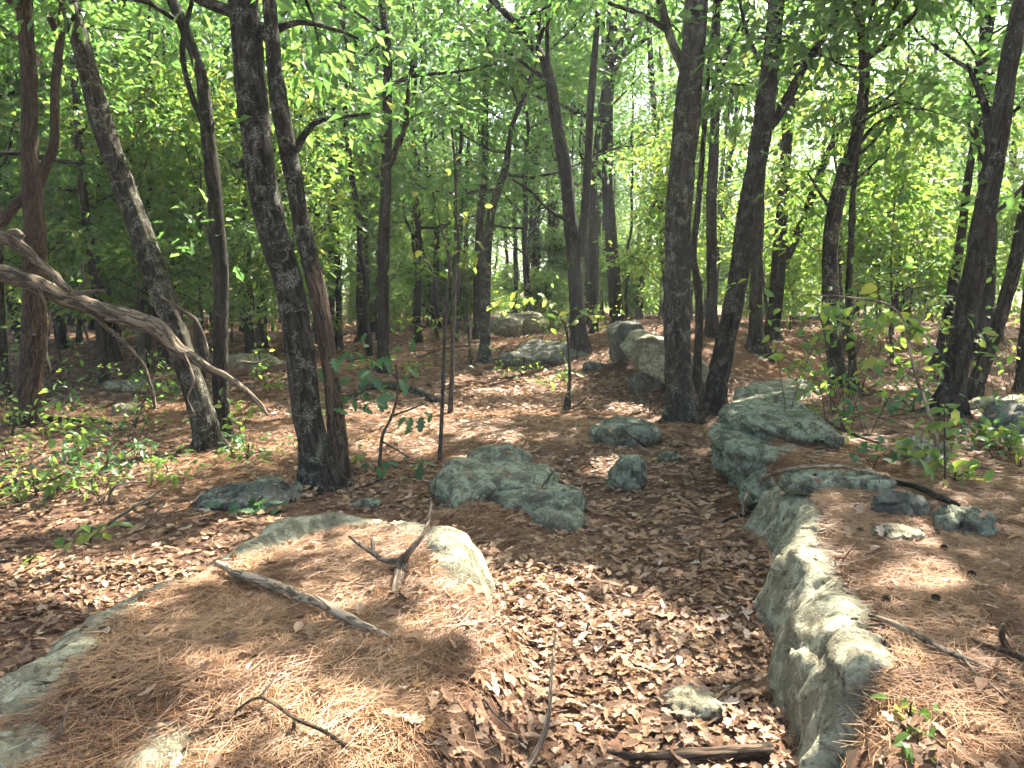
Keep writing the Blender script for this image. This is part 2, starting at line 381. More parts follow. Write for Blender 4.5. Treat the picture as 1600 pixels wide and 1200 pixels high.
RHO = [leaf_template(RHOMB, f, 0, d, 0) for f, d in [(.3, .2), (.1, .4)]]
CURL = [leaf_template(OAK_MID, f, c, d, t) for f, c, d, t in [(.45, .2, -.25, .3), (.2, .6, .3, -.35), (.6, -.3, .1, .15), (-.3, .5, -.4, .25), (.12, .1, .05, .45)]] + [leaf_template(OVAL, f, c, d, t) for f, c, d, t in [(.4, .3, -.2, .3), (.15, .5, .3, -.3)]] + [leaf_template([(.3, 0), (.42, .20), (.6, .26), (.72, .05)], .3, .2, .2, .4)]

def oak6(fold, droop, twist=0.0, curl=0.0):
    V = np.array([(0, 0, 0), (1, 0, 0), (.30, .25, 0), (.45, .10, 0), (.72, .27, 0), (.30, -.25, 0), (.45, -.10, 0), (.72, -.27, 0)], float)
    V[:, 2] = fold * np.abs(V[:, 1]) - droop * V[:, 0] ** 2 + twist * V[:, 0] * V[:, 1] + curl * (V[:, 0] - .5) ** 2
    return V, np.array([(0, 3, 2), (0, 1, 3), (3, 1, 4), (0, 5, 6), (0, 6, 1), (6, 7, 1)])
def kite(fold, droop):
    V = np.array([(0, 0, 0), (.5, .29, fold * .29 - droop * .25), (1, 0, -droop), (.5, -.29, fold * .29 - droop * .25)], float)
    return V, np.array([(0, 2, 1), (0, 3, 2)])
OAK6 = [oak6(.3, .2), oak6(.12, .45, .3), oak6(.4, .1, -.3)]
CURL6 = [oak6(.5, -.15, .2, .4), oak6(.25, .25, -.35, .5), oak6(-.35, .1, .2, -.5), oak6(.15, .05, .5, .2)]
KITE = [kite(.35, .2), kite(.15, .4), kite(.5, .1)]
def frames(D, Nn):
    D = D / (np.linalg.norm(D, axis=1)[:, None] + 1e-9)
    Yv = np.cross(Nn, D); Yv /= np.linalg.norm(Yv, axis=1)[:, None] + 1e-9
    return np.stack([D, Yv, np.cross(D, Yv)], -1)
def place(tpls, pos, M, size, rnd):
    which = rng.integers(0, len(tpls), len(pos)); Vs, Fs, As, n = [], [], [], 0
    for k, (T, F) in enumerate(tpls):
        w = np.nonzero(which == k)[0]
        if not len(w): continue
        V = np.einsum('nij,kj->nki', M[w], T) * size[w][:, None, None] + pos[w][:, None, :]
        Vs.append(V.reshape(-1, 3)); Fs.append((F[None] + (np.arange(len(w)) * len(T))[:, None, None]).reshape(-1, 3) + n)
        As.append(np.repeat(rnd[w], len(T))); n += len(w) * len(T)
    return np.vstack(Vs), np.vstack(Fs), np.concatenate(As)
def leaves_mesh(name, tpls, pos, M, size, rnd, mat):
    V, F, A = place(tpls, pos, M, size, rnd)
    return mk_mesh(name, V, F, {'rnd': A}, False, (mat,))
def spray(tips, dirs, per, spread, size, flat=.45):
    """leaves around twig tips: positions, frames, sizes"""
    n = len(tips) * per
    P = np.repeat(tips, per, 0); D = np.repeat(dirs, per, 0)
    off = rng.normal(size=(n, 3)) * spread * np.array([1, 1, flat]); P = P + off
    L = D * .5 + off / (np.linalg.norm(off, axis=1)[:, None] + 1e-6) + rng.normal(size=(n, 3)) * .35; L[:, 2] -= .25
    Nn = rng.normal(size=(n, 3)) * .55; Nn[:, 2] += 1
    return P, frames(L, Nn), size * rng.uniform(.65, 1.25, n)

# ------------------------------------------------------------------ the forest floor
def graded(lo, a, b, hi, step, grow):
    mid = list(np.arange(a, b, step)); r, s, l = [], step, []
    x = mid[-1]
    while x < hi: s *= grow; x += s; r.append(x)
    x, s = a, step
    while x > lo: s *= grow; x -= s; l.append(x)
    return np.array(l[::-1] + mid + r)
gx = graded(-280, -4.6, 4.6, 280, .05, 1.085); gy = graded(-40, 1.5, 9.0, 300, .05, 1.065)
XX, YY = np.meshgrid(gx, gy); xs, ys = XX.ravel(), YY.ravel()
def needle_mask(x, y):
    a = sstep(-.10, .2, poly_sd(x, y, SLAB) - bumps(x, y, SLAB_BARE[5:]) * .3 + .16 * fbm(xy0(x, y, 1.6), 3, 21))
    b = sstep(-.05, .25, poly_sd(x, y, TERR) + .2 * fbm(xy0(x, y, 1.1), 3, 22)) * (1 - .7 * sstep(5.2, 7.2, y))
    c = sstep(.1, .6, fbm(xy0(x, y, .5), 3, 25) + .9 * np.exp(-(((x + .3) / 1.3) ** 2 + ((y - 8.8) / 2.0) ** 2)) + .9 * np.exp(-(((x - 3.2) / 1.5) ** 2 + ((y - 11.4) / 1.5) ** 2)) - .15)
    d = 1.2 * np.exp(-(((x + .1) / .55) ** 2 + ((y - 4.9) / .38) ** 2))
    return np.clip(np.maximum.reduce([a, b, .85 * c * sstep(4.5, 6.5, y), d]), 0, 1)
nx, ny = len(gx), len(gy)
q = (np.arange(ny - 1)[:, None] * nx + np.arange(nx - 1)[None, :])
gF = np.stack([q, q + 1, q + nx + 1, q + nx], -1).reshape(-1, 4)
ground = link('ground', mk_mesh('ground', np.stack([xs, ys, G(xs, ys)], -1), gF, {'needle': needle_mask(xs, ys)}, True, (GROUND,)), kind='structure')
# ------------------------------------------------------------------ rocks
import bmesh
def lobe(c, r, rotz=0.0, tilt=(0, 0), seed=0, cut=9, sharp=.8, round_=.09):
    bm = bmesh.new(); bmesh.ops.create_icosphere(bm, subdivisions=4, radius=1)
    V = np.array([v.co[:] for v in bm.verts]); F = np.array([[v.index for v in f.verts] for f in bm.faces]); bm.free()
    g = np.random.default_rng(seed + 100); n = g.normal(size=(cut, 3)); n /= np.linalg.norm(n, axis=1)[:, None]
    k = g.uniform(.70, .95, cut) * sharp + (1 - sharp)
    ax = np.vstack([np.eye(3), -np.eye(3)]) + g.normal(size=(6, 3)) * .16; ax /= np.linalg.norm(ax, axis=1)[:, None]
    n = np.vstack([n, ax]); k = np.concatenate([k, g.uniform(.70, .86, 6)])
    d = np.maximum(V @ n.T, 1e-3); rr = np.concatenate([k / d, np.ones((len(V), 1))], 1)
    rad = -round_ * np.log(np.exp(-np.minimum(rr, 3) / round_).sum(1)) + .08
    P = V * rad[:, None] * np.asarray(r)
    M = np.array(Matrix.Rotation(rotz, 3, 'Z') @ Matrix.Rotation(tilt[0], 3, 'X') @ Matrix.Rotation(tilt[1], 3, 'Y'))
    return P @ M.T + np.asarray(c), F
def hull(front, Y, depth, rise=0.0, shrink=.85):
    """a block with the given outline (surveyed in px at distance Y) running back into depth"""
    P = np.array([at(a, b, Y) for a, b in front]); c = P.mean(0); Q = c + (P - c) * shrink + np.array([0, depth, rise]); M_ = c + (P - c) * 1.06 + np.array([0, depth * .45, rise * .5])
    bm = bmesh.new()
    for p in np.vstack([P, M_, Q]): bm.verts.new(p)
    r = bmesh.ops.convex_hull(bm, input=bm.verts[:]); bmesh.ops.delete(bm, geom=[v for v in bm.verts if not v.link_faces], context='VERTS')
    bmesh.ops.triangulate(bm, faces=bm.faces[:]); bm.verts.index_update()
    V = np.array([v.co[:] for v in bm.verts]); F = np.array([[v.index for v in f.verts] for f in bm.faces]); bm.free(); return V, F
def plate(plan, z, thick, dip=0.0):
    """a flat layer of rock with the given outline in plan"""
    P = np.array([on_plane(a, b, z) for a, b in plan]); c = P.mean(0); P[:, 2] += dip * (c[1] - P[:, 1]); n = len(P); r = np.random.default_rng(len(plan) + int(z * 100))
    P = np.vstack([P + r.normal(size=P.shape) * .02 * np.array([1, 1, .4]), (P + np.roll(P, 1, 0)) / 2]); Q = c + (P - c) * np.array([1.03, 1.03, 1]) - np.array([0, 0, thick * .45]); R_ = c + (P - c) * np.array([.93, .93, 1]) - np.array([0, 0, thick])
    bm = bmesh.new()
    for p in np.vstack([c + (P - c) * np.array([.95, .95, 1]), Q, R_]): bm.verts.new(p)
    bmesh.ops.convex_hull(bm, input=bm.verts[:]); bmesh.ops.delete(bm, geom=[v for v in bm.verts if not v.link_faces], context='VERTS')
    bmesh.ops.triangulate(bm, faces=bm.faces[:]); bm.verts.index_update()
    V = np.array([v.co[:] for v in bm.verts]); F = np.array([[v.index for v in f.verts] for f in bm.faces]); bm.free(); return V, F
def facets(p, cell, seed):
    """piecewise tilted planes: broken, angular rock faces"""
    q = p / cell; base = np.floor(q).astype(np.int64); best = np.full(len(p), 9.); val = np.zeros(len(p))
    for dx in (-1, 0, 1):
        for dy in (-1, 0, 1):
            for dz in (-1, 0, 1):
                c = base + np.array([dx, dy, dz]); h = [_hash(c[:, 0], c[:, 1], c[:, 2], seed + k) for k in range(6)]
                d = q - (c + np.stack(h[:3], -1)); dd = (d * d).sum(1); v = (d * (np.stack(h[3:], -1) - .5)).sum(1) + (h[0] - .5) * .5
                m = dd < best; best[m] = dd[m]; val[m] = v[m]
    return val
def rock(name, label, lobes, mat, voxel=.02, amp=.02, freq=5.0, strata=.012, sdir=(.15, -.25, 1.0), sfreq=16.0, seed=0, group=None, cat='rock', kind=None, rnd_=.07):
    Vs, Fs, n = [], [], 0
    for k, l in enumerate(lobes):
        if isinstance(l, dict):
            V, F = hull(**l) if 'front' in l else plate(**l); Vs.append(V); Fs.append(F + n); n += len(V); continue
        c, r = l[0], l[1]; rz = l[2] if len(l) > 2 else 0; tl = l[3] if len(l) > 3 else (0, 0)
        V, F = lobe(c, r, rz, tl, seed * 7 + k, round_=rnd_); Vs.append(V); Fs.append(F + n); n += len(V)
    tmp = bpy.data.objects.new('tmp', mk_mesh('tmp', np.vstack(Vs), np.vstack(Fs))); COL.objects.link(tmp)
    md = tmp.modifiers.new('r', 'REMESH'); md.mode = 'VOXEL'; md.voxel_size = voxel; md.use_smooth_shade = True
    sm = tmp.modifiers.new('s', 'SMOOTH'); sm.factor = .5; sm.iterations = 2
    dg = bpy.context.evaluated_depsgraph_get(); me = bpy.data.meshes.new_from_object(tmp.evaluated_get(dg))
    old = tmp.data; bpy.data.objects.remove(tmp); bpy.data.meshes.remove(old)
    me.name = name; nv = len(me.vertices); co = np.zeros(nv * 3); me.vertices.foreach_get('co', co); co = co.reshape(-1, 3)
    no = np.zeros(nv * 3, np.float32); me.vertices.foreach_get('normal', no); no = no.reshape(-1, 3)
    s = co @ np.array(sdir) * sfreq + 1.2 * fbm(co * 2.2, 3, seed + 3)
    st = vnoise(np.stack([s, co[:, 0] * .8, co[:, 1] * .8], -1), seed + 8)
    wp = co + .25 / freq * np.stack([fbm(co * freq, 2, seed + 40 + k) for k in range(3)], -1)
    dis = amp * .8 * fbm(co * freq, 4, seed) + amp * 2.0 * facets(wp, 1.1 / freq, seed + 50) + amp * .9 * facets(wp, .45 / freq, seed + 60) + strata * np.sign(st) * np.abs(st) ** .6 * 1.4
    dis = dis - amp * 2.2 * (np.abs(vnoise(co * freq * .7, seed + 12)) < .035)
    co = co + no * dis[:, None]
    ctr = np.array([co[:, 0].mean(), co[:, 1].mean(), co[:, 2].min()]); co -= ctr
    me.vertices.foreach_set('co', co.astype(np.float32).ravel())
    me.polygons.foreach_set('use_smooth', np.ones(len(me.polygons), bool)); me.update()
    me.materials.clear(); me.materials.append(mat)
    o = link(name, me, None, label=label, category=cat, group=group, kind=kind); o.location = ctr
    return o
def B(px, py, z): return on_plane(px, py, z)

def rim_rock(name, label, box, height, mat, step, seed, amp, strata):
    """a broad body of rock whose edge crops out of the floor; only where it comes near the surface"""
    xs_, ys_ = np.arange(box[0], box[1], step), np.arange(box[2], box[3], step); X, Y_ = np.meshgrid(xs_, ys_); u, v = X.ravel(), Y_.ravel()
    z = height(u, v); g_ = G(u, v); near = (z > g_ - .05) & (z > floor_z(u, v) - .05); nx_ = len(xs_)
    q_ = (np.arange(len(ys_) - 1)[:, None] * nx_ + np.arange(nx_ - 1)[None, :]).ravel(); F = np.stack([q_, q_ + 1, q_ + nx_ + 1, q_ + nx_], -1)
    F = F[near[F].any(1)]; used = np.unique(F); rm = np.full(len(u), -1); rm[used] = np.arange(len(used)); F = rm[F]
    V = np.stack([u, v, z], -1)[used]; me = mk_mesh(name, V, F); no = np.zeros(len(V) * 3, np.float32); me.vertices.foreach_get('normal', no); no = no.reshape(-1, 3)
    wp = V + .05 * np.stack([fbm(V * 5, 2, seed + 40 + k) for k in range(3)], -1)
    st = vnoise(np.stack([V @ np.array([.3, -.2, 1.]) * 15 + fbm(V * 2.2, 3, seed + 3), V[:, 0] * .8, V[:, 1] * .8], -1), seed + 8)
    d = amp * (.8 * fbm(V * 6, 4, seed) + 1.6 * facets(wp, .22, seed + 50) + .8 * facets(wp, .08, seed + 60)) + strata * np.sign(st) * np.abs(st) ** .6
    V = V + no * d[:, None]; c = np.array([V[:, 0].mean(), V[:, 1].mean(), 0]); me.vertices.foreach_set('co', (V - c).astype(np.float32).ravel()); me.update(); me.materials.append(mat)
    o = link(name, me, None, label=label, category='rock'); o.location = c; return o
def slab_h(u, v):
    t = np.clip((wsd(u, v, SLAB) + .05) / .24, 0, 1); sd = wsd(u, v, SLAB); w = .055 + .05 * fbm(xy0(u, v, 2.2), 2, 61) + bumps(u, v, SLAB_BARE)
    return floor_z(u, v) - .06 + .288 * (1 - (1 - t) ** 2.6) + .085 * np.clip(w / .16, 0, 1) * sstep(-.03, .10, sd) * (1 - sstep(.16, .42, sd)) + .016 * fbm(xy0(u, v, 2.5), 2, 14)
def ledge_h(u, v):
    t = np.clip((wsd(u, v, TERR, .045, 41) + .07) / .26, 0, 1); b = np.abs(vnoise(xy0(u, v, 4.2), 18))
    crk = sum(a * np.exp(-((v - y0 - k * (u - 1.05) - .03 * vnoise(xy0(u, v, 6), 23)) / w_) ** 2) for y0, k, a, w_ in [(2.52, .35, .13, .022), (2.98, -.25, .17, .028), (3.42, .3, .15, .03), (2.20, -.5, .06, .016)])
    step = .035 * sstep(2.62, 2.48, v) - .035 * sstep(2.95, 3.03, v) - .03 * sstep(3.38, 3.46, v)
    rim = 1 - sstep(.22, .42, wsd(u, v, TERR, .045, 41))
    end = np.clip(-4 * bumps(u, v, [b_ for b_ in TERR_BARE if b_[1] < 0]) - .5, 0, 1)          # the rock dives under the needles at its near end
    return floor_z(u, v) - .34 * end + (step * rim - crk) * t - .03 * (1 - rim) - .08 + .44 * (1 - (1 - t) ** 2.6) - .06 * (1 - sstep(0, .16, b)) * (1 - .5 * t) + .035 * vnoise(xy0(u, v, 3.2), 19) * (1 - .5 * t)
rim_rock('rock_slab', 'broad low rock slab with pale lichen edges, its top buried under pine needles', (-2.9, .35, 1.6, 5.2), slab_h, ROCK, .016, 1, .014, .005)
rim_rock('rock_ledge', 'long pale rock ledge with a sheer side beside the leaf-filled trough', (.55, 2.2, 1.65, 4.75), ledge_h, ROCK, .011, 2, .012, .006)
rock('layered_outcrop', 'green layered rock outcrop with shelving edges below the twin oaks', [
    dict(plan=[(1128, 640), (1150, 614), (1205, 608), (1270, 636), (1320, 690), (1240, 676), (1160, 658)], z=.47, thick=.085, dip=.02), dict(plan=[(1112, 668), (1138, 640), (1220, 652), (1300, 684), (1362, 712), (1342, 727), (1270, 718), (1190, 694), (1128, 692)], z=.37, thick=.095),
    dict(plan=[(1113, 690), (1145, 672), (1210, 684), (1300, 720), (1285, 737), (1205, 736), (1150, 722), (1120, 712)], z=.24, thick=.10), dict(plan=[(1120, 708), (1150, 690), (1210, 700), (1275, 735), (1240, 748), (1160, 742)], z=.11, thick=.22), dict(plan=[(1140, 690), (1160, 640), (1240, 640), (1300, 700), (1210, 706)], z=.36, thick=.5),
    dict(plan=[(1150, 612), (1180, 596), (1250, 590), (1290, 606), (1240, 622)], z=.46, thick=.12)], ROCKG, .016, .014, 5, .020, (.25, -.25, 1), 22, seed=3)
rock('lichen_boulder', 'humped boulder crusted with blue-green lichen beside the thin dark sapling', [
    (B(738, 768, .05), (.26, .44, .19), .3, (.05, 0)), (B(778, 732, .09), (.28, .30, .19), 0), (B(805, 765, .07), (.34, .40, .18), -.3), (B(850, 790, .03), (.28, .34, .15), -.4), (B(865, 815, .0), (.20, .20, .10))],
    ROCKG, .015, .018, 4, .016, (.5, -.4, 1), 16, seed=4)
rock('pointed_stone', 'small pointed lichen stone standing in dark leaf litter', [(B(985, 745, .05), (.14, .13, .22), .4, (.1, .15)), (B(975, 752, .0), (.15, .14, .14), .4)], ROCKG, .012, .010, 9, .006, seed=5)
rock('block_stone', 'flat-topped mossy stone block lying in leaves just below the big overhanging boulder', [(B(978, 676, .08), (.35, .30, .15), .25, (.03, .04)), (B(950, 682, .03), (.20, .2, .12), .1)], ROCKG, .017, .013, 6, .008, seed=6)
rock('overhanging_boulder', 'large tilted grey boulder overhanging a dark hollow behind the thick oak', [dict(front=[(979, 551), (996, 530), (1018, 526), (1060, 540), (1106, 572), (1110, 598), (1078, 608), (1042, 602), (1003, 581)], Y=9.9, depth=1.0, rise=.06)], ROCK, .02, .016, 4.0, .012, (.5, 0, 1), 9, seed=7)
rock('block_boulder', 'squarish grey boulder wedged behind the tilted overhanging boulder', [dict(front=[(956, 522), (972, 509), (1003, 509), (1012, 524), (996, 562), (962, 570)], Y=10.8, depth=.8, rise=.05)], ROCKD, .02, .02, 4, .012, seed=8)
rock('prop_stone', 'dark stone wedged in the hollow under the overhanging boulder', [dict(front=[(988, 596), (1010, 585), (1050, 600), (1060, 640), (1020, 640), (985, 636)], Y=10.25, depth=.6)], ROCKD, .02, .018, 5, .012, seed=9)
rock('flat_boulder', 'long flat-topped pale boulder on the rise behind a slim straight trunk', [(at(790, 508, 18), (.42, .5, .28), .1), (at(825, 502, 18.3), (.5, .5, .26), -.2)], ROCK, .035, .025, 3, .015, seed=10)
rock('lichen_shelf', 'low lichen-covered rock shelf on the slope below the flat-topped boulder', [(B(865, 548, .32), (.75, .9, .12), .2, (.1, 0)), (B(820, 560, .22), (.5, .6, .11), .0)], ROCKD, .035, .025, 4, .02, seed=11)
for k, (nm, lab, px, py, z, r, mt, rz) in enumerate([
    ('stone', 'stone at the trough edge under the arched pale branch', 1192, 775, .10, (.14, .17, .17), ROCKG, .3),
    ('stone', 'wide layered stone between the arched branch and the long pale ledge', 1312, 760, .36, (.36, .15, .07), ROCKG, -.15),
    ('stone', 'dark stone lying on needles beside scattered cones', 1402, 787, .40, (.15, .10, .08), ROCKD, .1),
    ('stone', 'slanting grey stone on needles beyond the cones', 1512, 808, .40, (.16, .12, .10), ROCKG, -.5),
    ('stone', 'flat pale stone flush with the needle carpet', 1405, 834, .375, (.13, .11, .035), ROCK, .2),
    ('stone', 'upright stone block at the foot of the thin pale stem', 1440, 712, .40, (.19, .15, .15), ROCK, .2),
    ('stone', 'rounded stone half hidden by plants beside the leaning oak', 1588, 678, .38, (.26, .25, .19), ROCKD, .2),
    ('stone', 'pale low stone in sunlight past the leaning oak', 1570, 640, .38, (.38, .25, .12), ROCK, .1),
    ('stone', 'buff rounded rock half buried in the bright leaves', 1082, 1118, .0, (.12, .10, .045), ROCK, .2),
    ('stone', 'flat grey rock level with the ground before the big twin trunk', 385, 772, .02, (.36, .24, .05), ROCKD, .2),
    ('stone', 'small bluish stone beside the flat grey rock', 322, 772, .04, (.09, .08, .07), ROCKG, .6),
    ('stone', 'lichen stone at the root of the big twin trunk', 425, 752, .06, (.20, .14, .09), ROCKG, -.3),
    ('stone', 'pale stone on the open floor beyond the drooping dead limb', 195, 626, .04, (.20, .16, .11), ROCK, .1),
    ('stone', 'broad pale rock far beyond the drooping dead limb', 205, 593, .0, (.42, .3, .12), ROCK, .3),
    ('stone', 'low sunlit rock among far trunks past the leaning trunk', 382, 560, .05, (.75, .4, .14), ROCK, .1),
    ('stone', 'tiny flat stone in shade behind the needle slab', 572, 772, .02, (.12, .09, .04), ROCKG, .1),
    ('stone', 'bluish flat chip of stone right of the pointed stone', 1045, 712, .02, (.13, .10, .05), ROCKG, .1),
    ('stone', 'small grey stone in the sunny clearing below the rock shelf', 930, 592, .06, (.22, .16, .09), ROCKD, .1),
    ('stone', 'grey outcrop beside the path deep on the rise', 1262, 490, .45, (.6, .4, .15), ROCKD, .1)]):
    q0 = B(px, py, z); q0[2] = max(min(q0[2], G(q0[0], q0[1]) + .35 * r[2]), G(q0[0], q0[1]) + .12 * r[2])
    rock(nm, lab, [(q0, r, rz), (q0 + np.array([r[0] * .35, r[1] * .2, -r[2] * .2]), tuple(.75 * v for v in r), rz + .6)], mt, max(.008, min(r) * .14), .14 * min(r[0], .25), 1.2 / r[0], .07 * min(r), seed=20 + k, group='loose stones on the forest floor')

# ------------------------------------------------------------------ gaps cut into the canopy to lay sun patches on the floor
def project(P):
    d = P - EYE; w = d @ FW
    return 800 + FPX * d[:, 0] / w, 600 - FPX * (d @ UP) / w
SUNNY = [(620, 910, 190, 85), (420, 850, 120, 40), (250, 890, 170, 40), (380, 1060, 130, 50), (520, 1130, 130, 60), (90, 905, 110, 55), (200, 960, 90, 30), (260, 1170, 90, 40),
         (850, 1000, 130, 70), (780, 1080, 90, 50), (960, 1130, 110, 45), (980, 950, 70, 25), (1270, 985, 95, 95), (1290, 890, 70, 25), (1330, 1090, 50, 40), (1480, 1130, 130, 60), (1520, 940, 90, 30), (1290, 800, 50, 18),
         (1450, 830, 60, 18), (1560, 1020, 60, 40), (690, 655, 110, 22), (620, 700, 70, 18), (800, 600, 110, 20), (910, 560, 60, 15), (740, 720, 50, 12), (1160, 620, 50, 14), (1030, 560, 40, 40), (1180, 500, 90, 18), (260, 625, 70, 16),
         (150, 660, 60, 12), (240, 720, 60, 14), (1240, 620, 60, 12), (1480, 560, 90, 12), (1560, 640, 50, 16), (130, 820, 80, 20), (870, 760, 25, 12), (1350, 690, 40, 8), (760, 680, 60, 14), (560, 640, 50, 14), (470, 690, 40, 10), (990, 640, 50, 10), (400, 640, 60, 14), (1110, 545, 40, 25), (1400, 600, 50, 10), (1420, 960, 40, 16), (300, 800, 50, 14), (60, 700, 60, 16), (850, 640, 60, 10), (1000, 1050, 130, 35), (880, 905, 80, 22), (1070, 985, 60, 25), (1450, 900, 70, 25), (1400, 1040, 60, 30), (1120, 1150, 60, 30)]
SXY = np.array([S.x / S.z, S.y / S.z])
def shades_sun_patch(P):
    m = np.zeros(len(P), bool)
    for it in range(3):                    # on the floor, then on the raised terrace and its ledge
        if it == 0: zg = np.full(len(P), .2)
        g = np.stack([P[:, 0] - SXY[0] * (P[:, 2] - zg), P[:, 1] - SXY[1] * (P[:, 2] - zg), zg], -1)
        if it == 0:
            nr = (g[:, 1] > .8) & (g[:, 1] < 14) & (np.abs(g[:, 0]) < 9)
            if nr.any(): zg[nr] = G(g[nr, 0], g[nr, 1])
            continue
        if it == 1: zg = np.where((g[:, 0] > .5) & (g[:, 1] < 7), .42, zg)
        u, v = project(g); ok = g[:, 1] > .8; e = np.zeros(len(P), bool)
        for px, py, rx, ry in SUNNY: e |= ((u - px) / rx) ** 2 + ((v - py) / ry) ** 2 < 1.1
        m |= e & ok & (fbm(xy0(g[:, 0], g[:, 1], 3.6), 2, 77) > -.72)
    return m & (P[:, 2] > 3)

# ------------------------------------------------------------------ trees
def skeleton(path, rad, z0, n_limbs, length, r, sunny=True):
    """limbs and twigs growing from the part of the trunk above z0 -> tubes and leaf tips"""
    tubes, tips, dirs = [], [], []
    idx = np.nonzero(path[:, 2] > z0)[0]
    if len(idx) < 2: return tubes, np.zeros((0, 3)), np.zeros((0, 3))
    az = r.uniform(0, 6.28)
    for k in range(n_limbs):
        t = (k + r.uniform(0, 1)) / n_limbs; i = idx[min(int(t * len(idx)), len(idx) - 1)]
        az += 2.4 + r.normal() * .3; L = length * (1 - .45 * t) * r.uniform(.7, 1.2)
        d = np.array([math.cos(az), math.sin(az), r.uniform(.1, .55) + .7 * t]); d /= np.linalg.norm(d)
        P = [path[i]]; dd = d.copy()
        for s in range(5):
            dd = dd + r.normal(size=3) * .20 + np.array([0, 0, .05]); dd /= np.linalg.norm(dd); P.append(P[-1] + dd * L / 5)
        P = np.array(P); r0 = min(rad[i] * .55, .012 + .017 * L)
        tubes.append((P, np.linspace(r0, .006, 6), 5))
        for s in range(6):
            u = r.uniform(.25, 1) * 5; a = int(min(u, 4)); p = P[a] + (P[a + 1] - P[a]) * (u - a)
            sd = (P[a + 1] - P[a]) / (L / 5) + r.normal(size=3) * np.array([.9, .9, .35]); sd /= np.linalg.norm(sd); l2 = L * r.uniform(.25, .5)
            q1 = p + sd * l2 * .5 + r.normal(size=3) * .06 * L * .3; q2 = q1 + (sd + np.array([0, 0, -.1])) * l2 * .5
            tubes.append((np.array([p, q1, q2]), np.array([.008, .006, .003]), 4))
            for w in (.45, .75, 1.0): tips.append(p + (q2 - p) * w); dirs.append(sd)
        tips.append(P[-1]); dirs.append(dd)
    tips.append(path[-1]); dirs.append(np.array([0, 0, 1.]))
    op = shades_sun_patch(np.array([t[0][-1] for t in tubes])) if sunny else np.zeros(len(tubes), bool)
    return [t for t, o in zip(tubes, op) if not (o and len(t[0]) == 3)], np.array(tips), np.array(dirs)

